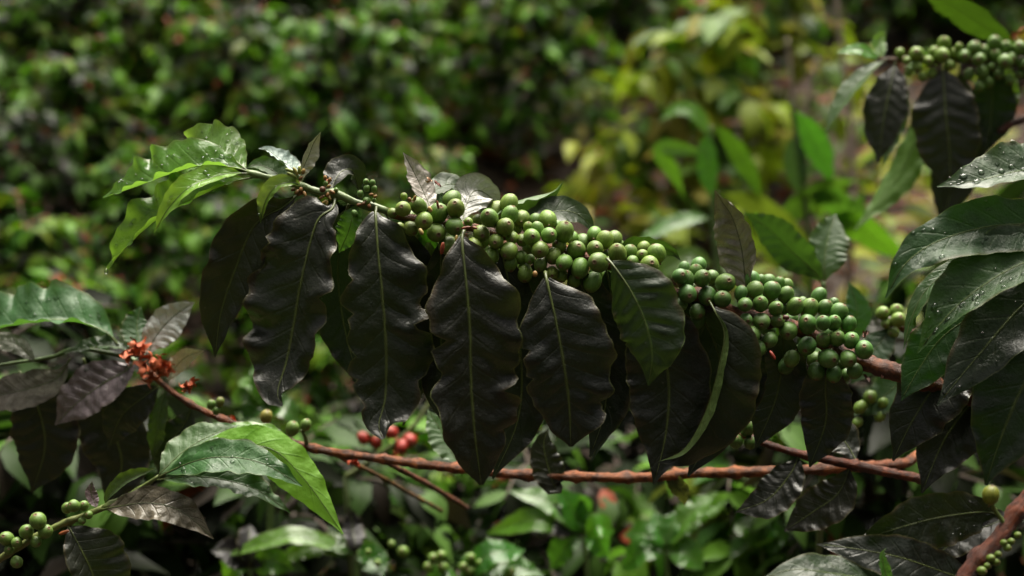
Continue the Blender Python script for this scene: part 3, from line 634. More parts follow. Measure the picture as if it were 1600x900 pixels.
for x, y, r, l, a, c in ((462, 268, 3, 8, 120, (0.9, 1.1, .7)), (456, 274, 3.5, 9, 150, (0.6, 1.0, .5)), (468, 266, 3, 7, 95, (0.7, 1.1, .5)), (452, 266, 2.6, 7, 160, (.6, 1.0, .5)), (474, 268, 3, 5, 70, (.8, .7, .5)),
                         (470, 278, 3, 4, 40, (.6, .4, .3)), (464, 300, 3.5, 5, 230, (.5, .32, .2)), (470, 296, 3, 4, 260, (.7, .45, .3)), (458, 296, 3, 4, 200, (.5, .35, .25)), (476, 303, 2.6, 5, 290, (.6, .4, .25)),
                         (508, 278, 3, 4, 90, (.9, .6, .3)), (515, 281, 3, 4, 60, (.7, .45, .25)), (504, 296, 5, 5, 200, (.35, .16, .1)), (514, 291, 2.5, 4, 20, (.9, .8, .5)), (519, 300, 3, 5, 330, (.7, .45, .25)), (512, 304, 3, 4, 250, (.6, .35, .2)), (503, 308, 2.5, 5, 220, (.5, .3, .2)), (515, 309, 2.4, 5, 300, (.8, .75, .4)), (506, 316, 2.2, 6, 215, (.9, .85, .5)), (511, 317, 2.2, 5, 260, (.8, .7, .4)),
                         (580, 304, 2.6, 4, 10, (.6, .4, .25)), (568, 318, 3, 4, 220, (.4, .25, .2)), (577, 322, 3, 4, 280, (.5, .25, .15)), (586, 307, 2.6, 4, 20, (.7, .5, .25)), (561, 320, 2.8, 4, 200, (.45, .22, .15)), (648, 310, 2.6, 5, 70, (1, .9, .5)), (640, 312, 3, 4, 110, (.5, .3, .18)), (672, 327, 3, 5, 120, (1.3, 1.2, 1.1)), (684, 320, 2, 7, 100, (.6, .2, .15)), (713, 372, 2, 5, 260, (1, .9, .5)), (728, 356, 2.5, 8, 10, (.4, .12, .1)), (742, 356, 2.2, 4, 340, (.5, .2, .15)), (836, 428, 4, 5, 270, (.5, .35, .2)), (658, 362, 3.5, 6, 300, (.9, .9, .8)), (1207, 555, 3.0, 8, 300, (.9, .10, .06)), (1228, 496, 4, 5, 0, (.3, .08, .06))):
    bud(main, D0, x, y, r, l, a, 'bud', c, -8 if x < 600 else -16)
bud(main, D0, 691, 388, 3.4, 10, 80, 'bud', (.7, .16, .16), -30, 'scar')
for i, (x, y, s, c) in enumerate(((672, 283, 9, (1.6, 4.0, 7.0)), (683, 286, 8, (.35, .3, .4)), (512, 288, 9, (.8, .8, .7)), (466, 285, 8, (.7, .9, .6)), (470, 303, 8, (.6, .9, .6)), (1335, 524, 7, (.6, .4, .4)), (1352, 523, 9, (.25, .2, .2)), (1380, 585, 10, (.2, .2, .2)), (1355, 590, 9, (.15, .15, .15)))):
    dried_flower(main, D0, x, y, s, 40 + i, c, 6)

# leaves hanging in the front row
Y1 = (1.0, 1.0, 1.0)
leaf(main, D0, [(524, 306, 0), (519, 326, -12), (495, 348, -18), (473, 430, -18), (460, 505, -14), (448, 565, -14), (434, 612, -22), (441, 634, -30)], 80, 50, roll=14, roll1=25, fold=(.05, .25), curl=(.1, -.35), wave=.11, freq=3.6, quilt=.07, drops=60, dr=(.0003, .0011), notch=2, ragged=.06, blunt=True, lumps=.04)
leaf(main, D0, [(470, 297, 0), (445, 322, -8), (398, 352, -8), (366, 425, -4), (345, 490, 0), (336, 558, 4)], 50, 46, roll=-22, roll1=-10, fold=(.05, .5), curl=(.1, .9), wave=.13, freq=2.6, drops=10, dr=(.0004, .001))
leaf(main, D0, [(588, 322, 0), (587, 340, -14), (591, 400, -20), (598, 470, -20), (603, 545, -18), (602, 620, -16), (592, 662, -22), (599, 686, -30)], 62, 74, roll=-6, roll1=8, fold=(.12, .10), curl=(.2, -.2), wave=.10, freq=3.4, quilt=.09, notch=5, ragged=.055, blunt=True, lumps=.035, drops=20, dr=(.0003, .0008))
leaf(main, D0, [(726, 356, -8), (722, 378, -20), (728, 440, -26), (734, 513, -26), (735, 580, -24), (741, 670, -22), (752, 758, -16)], 64, 80, roll=0, roll1=-14, fold=(.10, .14), curl=(.15, -.1), wave=.10, freq=3.6, quilt=.09, notch=5, ragged=.055, blunt=True, lumps=.035, drops=16, dr=(.0003, .0008))
leaf(main, D0, [(852, 425, -6), (855, 442, -14), (868, 500, -18), (880, 565, -18), (889, 630, -14), (892, 698, -10)], 62, 78, roll=-6, roll1=4, fold=(.08, .22), curl=(.1, -.3), wave=.08, freq=2.6, quilt=.07, notch=2, ragged=.04, blunt=True, lumps=.03)
leaf(main, D0, [(948, 404, -16), (960, 417, -24), (986, 455, -32), (1008, 503, -36), (1019, 555, -36), (1013, 602, -30)], 56, 62, 'mid', tint=(.42, .36, .36), roll=10, roll1=-6, fold=(-.45, .05), curl=(-.4, -.35), wave=.08, freq=3.6, quilt=.15, notch=1, drops=12, dr=(.0004, .001), label='wet ribbed leaf in front of the others')
leaf(main, D0, [(1108, 470, -8), (1117, 486, -16), (1132, 520, -22), (1124, 570, -22), (1104, 640, -18), (1070, 700, -12), (1028, 722, -6)], 20, 70, roll=8, roll1=-20, fold=(2.0, .1), curl=(.2, -.3), wave=.10, freq=3, quilt=.03, label='dark leaf with its pale edge rolled over')
# second row, behind the front leaves
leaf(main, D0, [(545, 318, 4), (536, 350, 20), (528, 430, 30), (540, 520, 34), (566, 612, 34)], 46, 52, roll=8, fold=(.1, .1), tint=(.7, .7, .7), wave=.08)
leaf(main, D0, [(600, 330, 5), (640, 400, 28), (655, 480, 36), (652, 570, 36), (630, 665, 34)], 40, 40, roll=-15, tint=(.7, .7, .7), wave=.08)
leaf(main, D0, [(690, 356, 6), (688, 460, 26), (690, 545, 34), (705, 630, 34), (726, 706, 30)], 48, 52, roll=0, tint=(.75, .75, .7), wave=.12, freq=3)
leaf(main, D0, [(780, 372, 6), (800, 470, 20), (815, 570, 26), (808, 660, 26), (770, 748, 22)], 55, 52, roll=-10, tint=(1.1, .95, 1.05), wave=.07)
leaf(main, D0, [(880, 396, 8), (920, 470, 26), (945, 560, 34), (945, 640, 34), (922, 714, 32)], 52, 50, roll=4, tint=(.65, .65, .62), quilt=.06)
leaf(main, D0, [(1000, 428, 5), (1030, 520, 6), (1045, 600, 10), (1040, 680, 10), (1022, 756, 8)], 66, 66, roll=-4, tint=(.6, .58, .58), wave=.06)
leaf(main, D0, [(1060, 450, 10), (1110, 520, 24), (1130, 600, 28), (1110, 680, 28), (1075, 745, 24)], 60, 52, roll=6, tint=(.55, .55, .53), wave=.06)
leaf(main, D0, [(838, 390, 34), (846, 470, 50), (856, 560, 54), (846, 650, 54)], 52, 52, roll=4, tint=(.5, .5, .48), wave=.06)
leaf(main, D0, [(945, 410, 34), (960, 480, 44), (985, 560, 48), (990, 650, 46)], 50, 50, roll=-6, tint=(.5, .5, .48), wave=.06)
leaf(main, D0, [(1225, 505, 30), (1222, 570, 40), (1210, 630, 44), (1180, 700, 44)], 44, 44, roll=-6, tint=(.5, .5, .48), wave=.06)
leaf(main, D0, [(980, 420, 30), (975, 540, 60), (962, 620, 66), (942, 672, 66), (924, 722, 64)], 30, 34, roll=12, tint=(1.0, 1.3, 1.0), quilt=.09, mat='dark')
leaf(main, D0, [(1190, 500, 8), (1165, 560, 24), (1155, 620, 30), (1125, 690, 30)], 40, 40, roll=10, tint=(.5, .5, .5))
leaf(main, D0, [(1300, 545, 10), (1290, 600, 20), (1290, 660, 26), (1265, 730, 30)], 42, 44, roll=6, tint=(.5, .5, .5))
leaf(main, D0, [(560, 318, 2), (552, 335, -2), (545, 360, -2), (530, 395, 4)], 22, 22, mat='young', roll=30, tint=(.5, .6, .4))
leaf(main, D0, [(690, 356, 6), (672, 380, 30), (668, 420, 40), (680, 470, 44)], 24, 26, mat='mid', roll=30, tint=(1.4, 1.6, .7))
# upper side: curled and drying leaves
leaf(main, D0, [(676, 335, 14), (660, 296, 24), (646, 268, 24), (630, 238, 18)], 22, 26, 'grey', roll=28, fold=(.1, .3), curl=(.2, .5), quilt=.12, tint=(2.3, 2.35, 2.3), label='silvery leaf standing upright')
leaf(main, D0, [(664, 322, 16), (672, 304, 40), (700, 288, 55), (724, 297, 66), (740, 330, 76)], 20, 26, 'mid', roll=-50, fold=(.1, .1), tint=(.8, .7, .8))
leaf(main, D0, [(722, 350, 26), (728, 322, 40), (742, 298, 52), (764, 306, 62), (784, 330, 66)], 40, 30, 'grey', roll=-20, fold=(.1, .3), curl=(0, .4), quilt=.12, tint=(1.7, 1.75, 1.7), label='silvery ribbed leaf above the cherries')
leaf(main, D0, [(760, 352, 26), (790, 322, 50), (830, 308, 62), (862, 300, 66), (880, 284, 62)], 28, 20, 'mid', roll=48, fold=(.2, .7), curl=(.2, .8), wave=.15, freq=2.5, tint=(.7, .75, .7), drops=0)
leaf(main, D0, [(830, 382, 26), (840, 348, 50), (872, 330, 62), (905, 336, 70), (932, 366, 74)], 26, 30, 'mid', roll=-35, fold=(.1, .1), curl=(.2, .2), tint=(.55, .55, .55))
leaf(main, D0, [(960, 410, 26), (985, 385, 48), (1020, 385, 54), (1050, 392, 52), (1064, 408, 46)], 20, 22, 'mid', roll=30, fold=(.2, .2), curl=(.4, .4), tint=(.55, .6, .55))
leaf(main, D0, [(524, 304, 2), (520, 290, 8), (534, 268, 18), (552, 268, 30), (562, 300, 40)], 18, 26, 'dark', roll=-30, fold=(.2, .2), curl=(.3, .3), tint=(1.2, 1.3, 1.1))
leaf(main, D0, [(474, 288, 2), (462, 268, 4), (438, 250, 10), (420, 236, 14), (404, 232, 10)], 19, 18, 'grey', roll=40, fold=(.2, .5), curl=(.3, .7), wave=.12, freq=2.4, quilt=.08, tint=(1.9, 2.0, 1.95), label='curled silvery leaf over the shoot')
leaf(main, D0, [(472, 288, 2), (472, 268, 2), (482, 244, 4), (490, 224, 4), (501, 206, 0)], 15, 16, 'grey', roll=25, fold=(.2, .4), curl=(.4, .7), wave=.12, freq=2.4, quilt=.10, tint=(2.3, 2.4, 2.35), label='narrow silvery leaf standing upright over the shoot')
leaf(main, D0, [(468, 290, 2), (450, 285, 6), (425, 266, 14), (404, 258, 18), (384, 262, 16)], 22, 16, 'mid', roll=40, fold=(.3, .2), curl=(.4, .2), tint=(1.0, 1.1, .9))
leaf(main, D0, [(474, 292, 0), (455, 285, -10), (430, 292, -16), (414, 316, -16), (407, 349, -14)], 16, 15, 'young', roll=30, fold=(.4, .5), curl=(.3, .3), wave=.08, tint=(.8, .85, .7), drops=4)
# young leaves at the tip
leaf(main, D0, [(390, 270, 0), (366, 262, -4), (318, 258, -6), (260, 274, -6), (212, 292, -4), (161, 309, -2)], 54, 34, 'young', roll=34, fold=(.05, 1.0), curl=(.1, .35), wave=.17, freq=4.2, quilt=.06, tint=(1.0, 1.0, .75), drops=46, dr=(.0006, .0019), dv=(-.9, .2))
leaf(main, D0, [(388, 268, 2), (368, 252, 16), (340, 232, 36), (312, 222, 56), (288, 236, 84)], 42, 42, 'young', roll=28, fold=(.1, .35), curl=(.1, .3), wave=.18, freq=4, tint=(.9, 1.0, .85), drops=26, dr=(.0006, .0018))
leaf(main, D0, [(388, 271, -2), (350, 272, -14), (300, 290, -34), (264, 325, -38), (241, 364, -36)], 22, 28, 'young', roll=26, fold=(.2, .7), curl=(.2, .3), wave=.10, tint=(1.5, 1.4, .8), drops=8)
leaf(main, D0, [(396, 277, 0), (358, 286, -8), (300, 312, -12), (236, 350, -10), (196, 388, -6), (166, 424, 0)], 50, 36, 'young', roll=34, fold=(.1, .95), curl=(.2, .3), wave=.16, freq=4, quilt=.06, tint=(1.0, 1.05, .7), drops=20, dv=(-.9, .2))
for x, y, r, l, a in ((166, 424, 3.0, 4.5, 270),):
    bud(main, D0, x, y, r, l, a, 'drop', (1, 1, 1), -24 if x > 170 else -4, 'water_drop')
# the crinkled grey leaf standing over the right hand cherries
leaf(main, D0, [(1168, 470, 8), (1164, 430, 12), (1158, 385, 14), (1144, 340, 12), (1128, 315, 8), (1117, 297, 4)], 36, 40, 'grey', roll=-10, fold=(.4, .1), curl=(.9, -.5), wave=.12, freq=3, quilt=.22, tint=(1.15, 1.08, 1.08), lumps=.10, ragged=.05, ribtint=(.9, .7, .6), label='crinkled grey leaf standing upright')

# ------------------------------------------------------------------ glossy wet leaves at the right edge
DE = 1.04
right = thing('leafy_shoot', 'shoot of big dark glossy leaves covered in water drops at the right edge', 'branch', P(1760, 420, DE + 0.03))
stem(right, DE, [(1760, 420, 30), (1700, 400, 24), (1650, 370, 20), (1630, 300, 24)], [9, 8, 6, 4], 'twig', nodes=(1650,), root=ROOT_A)
leaf(right, DE, [(1720, 268, 26), (1650, 262, 10), (1590, 268, 0), (1530, 282, -4), (1464, 292, -6)], 52, 38, 'mid', roll=30, fold=(.05, .5), curl=(.1, .3), wave=.09, freq=4, tint=(1.0, .85, 1.05), drops=80, dr=(.0007, .0024), dv=(-.95, .3))
leaf(right, DE, [(1720, 380, 20), (1650, 355, 6), (1560, 352, 0), (1470, 375, -4), (1415, 412, -6), (1384, 466, -4)], 46, 54, 'mid', roll=14, fold=(.05, .35), curl=(.1, .2), wave=.08, freq=3.6, tint=(.42, .56, .42), drops=50, dr=(.0006, .0019))
leaf(right, DE, [(1740, 380, 10), (1660, 392, -6), (1580, 420, -14), (1510, 466, -18), (1466, 510, -18), (1434, 552, -14)], 66, 46, 'mid', roll=14, fold=(.05, .6), curl=(0, .35), wave=.06, freq=3.4, tint=(.60, .86, .56), drops=70, dr=(.0007, .0026))
leaf(right, DE, [(1740, 400, 16), (1660, 430, 4), (1595, 480, 0), (1535, 548, -2), (1490, 602, -2), (1465, 634, -2)], 60, 58, 'dark', roll=10, fold=(.05, .2), curl=(0, .2), wave=.09, freq=3, tint=(.9, 1.3, .9), drops=40, dr=(.0005, .0017))
leaf(right, DE, [(1560, 380, 24), (1500, 410, 30), (1450, 450, 30), (1425, 495, 28), (1412, 545, 26)], 18, 24, 'young', roll=40, fold=(.1, .3), wave=.09, tint=(.16, .26, .12))
leaf(right, DE, [(1720, 470, 20), (1640, 540, 6), (1595, 610, 2), (1562, 690, 2), (1540, 758, 4)], 74, 76, 'dark', roll=-8, fold=(.06, .12), curl=(.1, .1), wave=.09, freq=3, tint=(.85, 1.1, .85), drops=60, dr=(.0004, .0014))
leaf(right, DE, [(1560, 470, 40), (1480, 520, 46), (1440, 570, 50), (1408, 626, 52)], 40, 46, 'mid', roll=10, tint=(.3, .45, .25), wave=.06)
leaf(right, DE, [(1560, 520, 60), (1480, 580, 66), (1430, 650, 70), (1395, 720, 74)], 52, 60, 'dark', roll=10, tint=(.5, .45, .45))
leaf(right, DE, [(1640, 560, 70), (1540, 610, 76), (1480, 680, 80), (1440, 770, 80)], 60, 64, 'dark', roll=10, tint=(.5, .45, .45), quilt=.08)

# ------------------------------------------------------------------ lower right stem with one yellow cherry
DR = 1.02
low = thing('coffee_branch', 'reddish barked branch with one yellow cherry in the lower right corner', 'branch', P(1490, 960, DR))
lowp = stem(low, DR, [(1480, 965, -50), (1512, 895, -48), (1560, 840, -40), (1610, 772, -30), (1680, 690, -10)], [13, 12, 11, 11, 11], 'bark', (1.0, .62, .5), nodes=(1530, 1590))
add_cherry(low, P(1548, 774, DR - .045), UP + RIGHT * .1 - FWD * .2, 13 * K * DR, (1.15, .75, .4), random.Random(4))
stem(low, DR, [(1549, 786, -44), (1556, 800, -40), (1572, 822, -38)], [3, 3, 3.5], 'twig', (.8, .8, .6), name='stalk')
for x, y, r in ((1568, 848, 5), (1574, 856, 6), (1580, 846, 5), (1548, 872, 6), (1556, 878, 6), (1543, 884, 5), (1534, 892, 7), (1560, 866, 5), (1590, 836, 5)):
    add_cherry(low, P(x, y, DR - .056), unit(RIGHT * .6 - FWD + UP * .2), r * K * DR, (.75, .7, .4), random.Random(x))
leaf(low, DR, [(1570, 810, 2), (1540, 800, -4), (1470, 808, -12), (1400, 826, -14), (1336, 848, -10)], 40, 46, 'dark', roll=-12, fold=(.1, .1), wave=.10, freq=3.6, tint=(1.0, 1.15, 1.0), drops=70, dr=(.0005, .0018))
leaf(low, DR, [(1540, 915, 0), (1480, 896, -18), (1410, 872, -26), (1340, 858, -26), (1276, 850, -20)], 34, 40, 'dark', roll=14, wave=.06, tint=(1.0, .95, .9))
leaf(low, DR, [(1440, 930, -10), (1380, 910, -30), (1300, 896, -40), (1240, 890, -44), (1190, 905, -44)], 36, 40, 'mid', roll=40, wave=.05, tint=(.4, .45, .42), drops=30, dr=(.0003, .0009))
leaf(low, DR, [(1590, 800, 8), (1560, 815, -2), (1500, 840, -6), (1450, 880, -4)], 30, 36, 'dark', roll=20, wave=.10, tint=(.8, .8, .75))
leaf(low, DR, [(1400, 930, -40), (1385, 900, -44), (1378, 870, -44), (1384, 856, -42)], 10, 12, 'young', roll=35, fold=(.4, .4), tint=(.35, .5, .5))

# ------------------------------------------------------------------ brown branch with orange dried flowers, tip at the left
DC = 1.28
back = thing('coffee_branch', 'brown branch running behind the hanging leaves to withered orange flowers', 'branch', P(1490, 600, DC + .06))
bpath = stem(back, DC, [(1490, 600, 60), (1465, 670, 50), (1425, 715, 24), (1390, 722, 10), (1290, 728, 0), (1165, 733, 0), (1080, 736), (1000, 743), (900, 742), (800, 738), (720, 728), (660, 721), (600, 714), (540, 706), (480, 696), (420, 676), (360, 657), (305, 632), (262, 603), (225, 570)], [8, 8, 8, 8, 8, 8, 8, 7.5, 7.5, 7.5, 7, 7, 6.5, 6, 6, 5.5, 5, 4.5, 4.5, 4], 'bark', (1.9, 1.5, 1.05), nodes=(1290, 1150, 1060, 985, 905, 830, 720, 655, 600, 545, 490, 420, 350, 300), root=ROOT_A)
stem(back, DC, [(225, 570, 0), (190, 555, 4), (120, 545, 10), (70, 560, 14), (-40, 575, 20)], [4, 3.5, 3, 3, 2], 'twig', (.7, .8, .7), name='green_shoot')
for i, (x, y, s) in enumerate(((205, 552, 17), (222, 548, 16), (236, 560, 17), (226, 572, 17), (250, 566, 16), (213, 540, 15), (246, 580, 15), (262, 574, 13), (236, 590, 14), (292, 604, 13), (300, 600, 12), (366, 655, 10), (548, 718, 12), (556, 722, 11))):
    dried_flower(back, DC - .01 if x < 320 else DC + .02, x, y, s * (1.25 if x < 320 else 1), 200 + i, (1.1, 1.0, .9) if x < 320 else (1.25, .8, .7), 9)
for x, y, r, c in ((457, 670, 11, (.9, .9, 1.2)), (478, 664, 9, (.9, .9, 1.2)), (416, 651, 10, (1.7, .9, 1.3)), (330, 632, 7, (.7, .8, .9)), (344, 628, 7, (.9, .7, .8)), (338, 642, 6, (.7, .8, .9))):
    add_cherry(back, P(x, y, DC - .01), unit(UP + RIGHT * .3 - FWD * .4), r * K * DC, c, random.Random(x))
stem(back, DC, [(480, 697, 0), (476, 680, -6), (470, 672, -8)], [4, 3, 2], 'twig', name='stalk')
leaf(back, DC, [(185, 540, 6), (160, 516, 4), (100, 500, 2), (20, 508, 0), (-70, 528, 4)], 66, 46, 'mid', roll=30, fold=(.05, .95), curl=(.1, .3), wave=.14, freq=4, quilt=.06, tint=(1.7, 1.5, 2.0), drops=30, dr=(.0006, .0018), dv=(-.9, .2))
leaf(back, DC, [(232, 560, 6), (238, 535, 8), (260, 505, 10), (285, 484, 10), (304, 472, 8)], 30, 26, 'grey', roll=-10, fold=(.1, .2), quilt=.05, tint=(3.0, 2.9, 3.0), label='pale grey leaf above the orange flowers')
leaf(back, DC, [(226, 560, 8), (218, 535, 16), (214, 505, 24), (220, 478, 30)], 22, 30, 'mid', roll=25, tint=(.6, .75, .6))
leaf(back, DC, [(205, 556, 4), (192, 545, 4), (160, 540, 2), (130, 545, 0), (100, 552, 0)], 20, 26, 'mid', roll=44, fold=(.1, .7), tint=(.9, .9, 1.0), wave=.08)
leaf(back, DC, [(215, 560, 0), (195, 580, -6), (160, 600, -10), (120, 630, -10), (86, 664, -6)], 40, 34, 'grey', roll=12, quilt=.09, wave=.07, tint=(1.05, .88, .98), drops=14, label='purplish grey ribbed leaf below the orange flowers')
leaf(back, DC, [(110, 560, 8), (90, 590, 8), (50, 606, 8), (0, 618, 10), (-50, 640, 14)], 30, 34, 'grey', roll=24, quilt=.09, tint=(.7, .62, .6))
leaf(back, DC, [(262, 600, 4), (270, 580, 6), (290, 558, 8), (318, 548, 8)], 14, 17, 'grey', roll=20, tint=(2.8, 2.8, 2.8))
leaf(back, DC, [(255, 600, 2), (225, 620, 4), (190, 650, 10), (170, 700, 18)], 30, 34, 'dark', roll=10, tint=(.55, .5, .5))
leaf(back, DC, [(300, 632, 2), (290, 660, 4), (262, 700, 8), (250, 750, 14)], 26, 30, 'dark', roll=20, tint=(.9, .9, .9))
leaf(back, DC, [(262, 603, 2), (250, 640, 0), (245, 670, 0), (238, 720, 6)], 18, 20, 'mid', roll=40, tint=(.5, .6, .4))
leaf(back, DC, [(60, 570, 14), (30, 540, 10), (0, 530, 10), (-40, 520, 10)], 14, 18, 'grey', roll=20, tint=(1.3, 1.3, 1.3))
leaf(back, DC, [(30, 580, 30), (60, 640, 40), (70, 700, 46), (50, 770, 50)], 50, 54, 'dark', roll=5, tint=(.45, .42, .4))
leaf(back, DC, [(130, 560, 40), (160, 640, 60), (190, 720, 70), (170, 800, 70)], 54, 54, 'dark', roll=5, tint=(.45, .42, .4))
leaf(back, DC, [(720, 728, 2), (705, 705, 8), (690, 675, 14), (668, 640, 20)], 20, 28, 'mid', roll=20, tint=(1.2, 1.2, 1.2))
leaf(back, DC, [(870, 742, 2), (866, 760, -4), (850, 700, -2), (856, 670, 0)], 24, 28, 'dark', roll=10, tint=(1.0, 1.0, 1.0))
leaf(back, DC, [(1040, 738, 2), (1052, 752, -3), (1066, 770, -4), (1070, 790, -2)], 14, 15, 'young', roll=20, tint=(.7, .4, .5))

# thin reddish branch under the right hand cherries
DD = 1.20
thin = thing('coffee_branch', 'thin reddish branch with dark cherries below the right end of the main cherries', 'branch', P(1530, 600, DD + .09))
dpath = stem(thin, DD, [(1530, 600, 90), (1500, 690, 80), (1450, 744, 36), (1420, 744, 16), (1330, 724, 4), (1240, 705, 0), (1170, 682, 0), (1128, 664, 4)], [8, 8, 8, 7.5, 7, 6, 5, 4], 'bark', (1.2, .75, .6), nodes=(1340, 1265, 1180), root=ROOT_A)
for x, y, r in ((1165, 655, 11), (1167, 669, 13), (1150, 690, 11), (1172, 692, 10)):
    add_cherry(thin, P(x, y, DD - .012), unit(UP - FWD), r * K * DD, (.55, .7, .8), random.Random(y))
leaf(thin, DD, [(1340, 724, 4), (1320, 690, 14), (1290, 660, 20), (1250, 640, 20)], 30, 36, 'dark', roll=20, tint=(.7, .8, .7))
leaf(thin, DD, [(1250, 706, 0), (1235, 740, -4), (1200, 780, -6), (1150, 800, 0)], 30, 34, 'dark', roll=15, tint=(1.1, 1.0, 1.0), quilt=.07)
leaf(thin, DD, [(1330, 724, 4), (1310, 770, 4), (1270, 800, 8), (1225, 830, 12)], 34, 36, 'dark', roll=10, tint=(1.1, .95, 1.0), quilt=.07)
leaf(thin, DD, [(1180, 685, 4), (1200, 650, 24), (1215, 620, 30), (1255, 606, 34)], 18, 26, 'young', roll=-40, tint=(.7, .7, .6))

# red cherries hanging behind
DQ = 1.75
redb = thing('coffee_branch', 'blurred twig of ripe red cherries behind the brown branch', 'branch', ground_under(540, 745, DQ))
lower_stem(redb, 540, 745, DQ)
rp = stem(redb, DQ, [(540, 745, 0), (585, 715, 0), (620, 690, 0), (650, 660, 4), (690, 600, 20)], [4, 4, 4, 3.5, 3], 'twig', (.8, .7, .6))
cluster(redb, DQ, rp, [(567, 685, 9.5, 0), (589, 691, 9.5, 0), (611, 676, 11, 0), (600, 668, 10, 1), (640, 688, 11, 0), (628, 697, 10, 1)], 3, lambda x, r: (2.2, .07, .15), 8)
for i, (x, y, sz) in enumerate(((632, 690, 20), (625, 700, 18), (640, 684, 16))): dried_flower(redb, DQ, x, y, sz, 330 + i, (1.0, .6, .5), 8)

# ------------------------------------------------------------------ young shoot at the lower left
DB = 1.16
young = thing('coffee_branch', 'young branch with bright green leaves and few cherries at the lower left', 'branch', P(-60, 910, DB + .01))
yp = stem(young, DB, [(-60, 910, 10), (0, 872, 4), (45, 845, 0), (90, 822, 0), (125, 808, 0), (165, 792, 0)], [6, 5.5, 5, 5, 4.5, 4.5], 'twig', (1.1, .9, .7), nodes=(50, 110), root=ROOT_C)
stem(young, DB, [(160, 794, 0), (205, 772, 0), (248, 744, -2)], [4.5, 4, 3], 'twig', (1.1, 1.0, .8), name='green_shoot', nodes=(170,))
cluster(young, DB, yp, [(59.5, 814, 13.5, 0), (41, 831, 11.5, 0), (71, 831, 11.5, 0), (10.5, 842, 12, 0), (26, 848, 9, 0), (56, 846.5, 9, 0), (14, 859, 8, 0), (105, 794, 9, 1), (115.5, 790.5, 10, 0), (131, 790.5, 8.5, 0), (138, 804.5, 7, 0), (128, 814, 6, 0), (26, 878, 10, 1)], 9, lambda x, r: (.85, .9, 1.0), 10)
bud(young, DB, 100, 832, 3, 10, 20, 'bud', (.8, .3, .2), -10)
leaf(young, DB, [(244, 747, -2), (256, 734, -2), (286, 706, 8), (326, 682, 18), (374, 664, 30)], 24, 34, 'mid', roll=-36, fold=(.3, .05), quilt=.06, wave=.06, tint=(1.45, 1.3, 1.5), n=46)
leaf(young, DB, [(250, 742, 0), (330, 700, 20), (400, 678, 28), (440, 690, 26), (455, 712, 22)], 28, 30, 'young', roll=-40, fold=(.1, .1), wave=.10, tint=(1.0, 1.15, .9))
leaf(young, DB, [(250, 743, -2), (340, 705, 10), (420, 700, 16), (478, 752, 16), (536, 834, 14)], 40, 34, 'young', roll=-14, fold=(.3, .1), wave=.07, freq=5, tint=(.9, 1.1, .6), flip=True)
leaf(young, DB, [(248, 745, -4), (300, 722, -14), (350, 714, -18), (410, 724, -18), (472, 760, -10)], 36, 32, 'mid', roll=-30, fold=(.25, .05), curl=(.3, 0), wave=.09, freq=3.6, tint=(1.15, 1.25, 1.1), drops=40, dr=(.0005, .0017))
leaf(young, DB, [(246, 750, -4), (290, 745, -14), (340, 748, -18), (400, 765, -16), (454, 802, -10)], 32, 30, 'mid', roll=-28, fold=(.45, .05), curl=(.4, 0), wave=.12, freq=4.4, tint=(.85, .9, .85), drops=16)
leaf(young, DB, [(160, 796, -4), (180, 792, -10), (235, 786, -16), (285, 800, -16), (334, 842, -12)], 30, 26, 'grey', roll=-14, fold=(.2, .1), curl=(.3, .1), wave=.10, freq=4.4, quilt=.07, tint=(.60, .54, .48), label='brownish grey leaf at the shoot joint')
leaf(young, DB, [(164, 794, 0), (170, 776, 0), (196, 752, 4), (222, 740, 6), (244, 732, 6)], 11, 15, 'mid', roll=-20, fold=(.5, .3), curl=(.8, .5), tint=(1.1, 1.0, .9))
leaf(young, DB, [(104, 818, 0), (112, 832, -6), (128, 862, -8), (145, 900, -6), (160, 960, 0)], 34, 62, 'dark', roll=-6, wave=.05, tint=(1.5, 1.5, 1.2), fold=(.4, .1))
leaf(young, DB, [(152, 796, 2), (146, 780, 4), (142, 768, 4), (144, 752, 4)], 9, 10, 'grey', roll=10, tint=(.7, .6, .6))

# ------------------------------------------------------------------ upper right branch, out of focus
DF = 1.6
up = thing('coffee_branch', 'blurred branch crowded with green cherries in the upper right corner', 'branch', P(1760, 130, DF + .02))
upp = stem(up, DF, [(1760, 130, 20), (1680, 110, 8), (1600, 98, 0), (1540, 95, 0), (1480, 94), (1430, 94), (1390, 94, 0), (1370, 92, 0)], [9, 9, 8, 7, 6, 5, 4.5, 3], 'bark', (.8, .9, .7), root=ROOT_B)
UPC = [(1406, 83, 8, 1), (1417, 95, 7, 0), (1432, 85, 12, 0), (1475, 69, 11, 1), (1460, 82, 10, 1), (1472, 86, 12, 0), (1451, 96, 9, 0), (1433, 104, 9, 0), (1419, 112, 7, 0), (1456, 115, 8, 0), (1442, 120, 8, 1), (1493, 84, 10, 1), (1506, 88, 11, 0), (1484, 102, 9, 0), (1498, 74, 7, 1), (1522, 76, 12, 1), (1536, 80, 10, 1), (1530, 93, 11, 0), (1514, 116, 9, 0), (1535, 113, 10, 0), (1530, 135, 9, 0), (1553, 68, 11, 1), (1571, 76, 11, 1), (1555, 87, 11, 0), (1570, 96, 12, 0), (1580, 92, 11, 0), (1593, 76, 12, 1), (1549, 104, 7, 0), (1577, 125, 8, 0), (1593, 116, 8, 0), (1561, 115, 10, 1), (1598, 99, 10, 0), (1545, 128, 9, 1), (1610, 85, 12, 0), (1612, 110, 11, 0)]
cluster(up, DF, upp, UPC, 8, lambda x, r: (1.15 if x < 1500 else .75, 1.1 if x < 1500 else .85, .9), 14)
leaf(up, DF, [(1472, 100, -4), (1474, 122, -14), (1478, 180, -20), (1484, 240, -18), (1484, 305, -12)], 52, 50, 'dark', roll=4, quilt=.08, tint=(1.15, 1.1, 1.0))
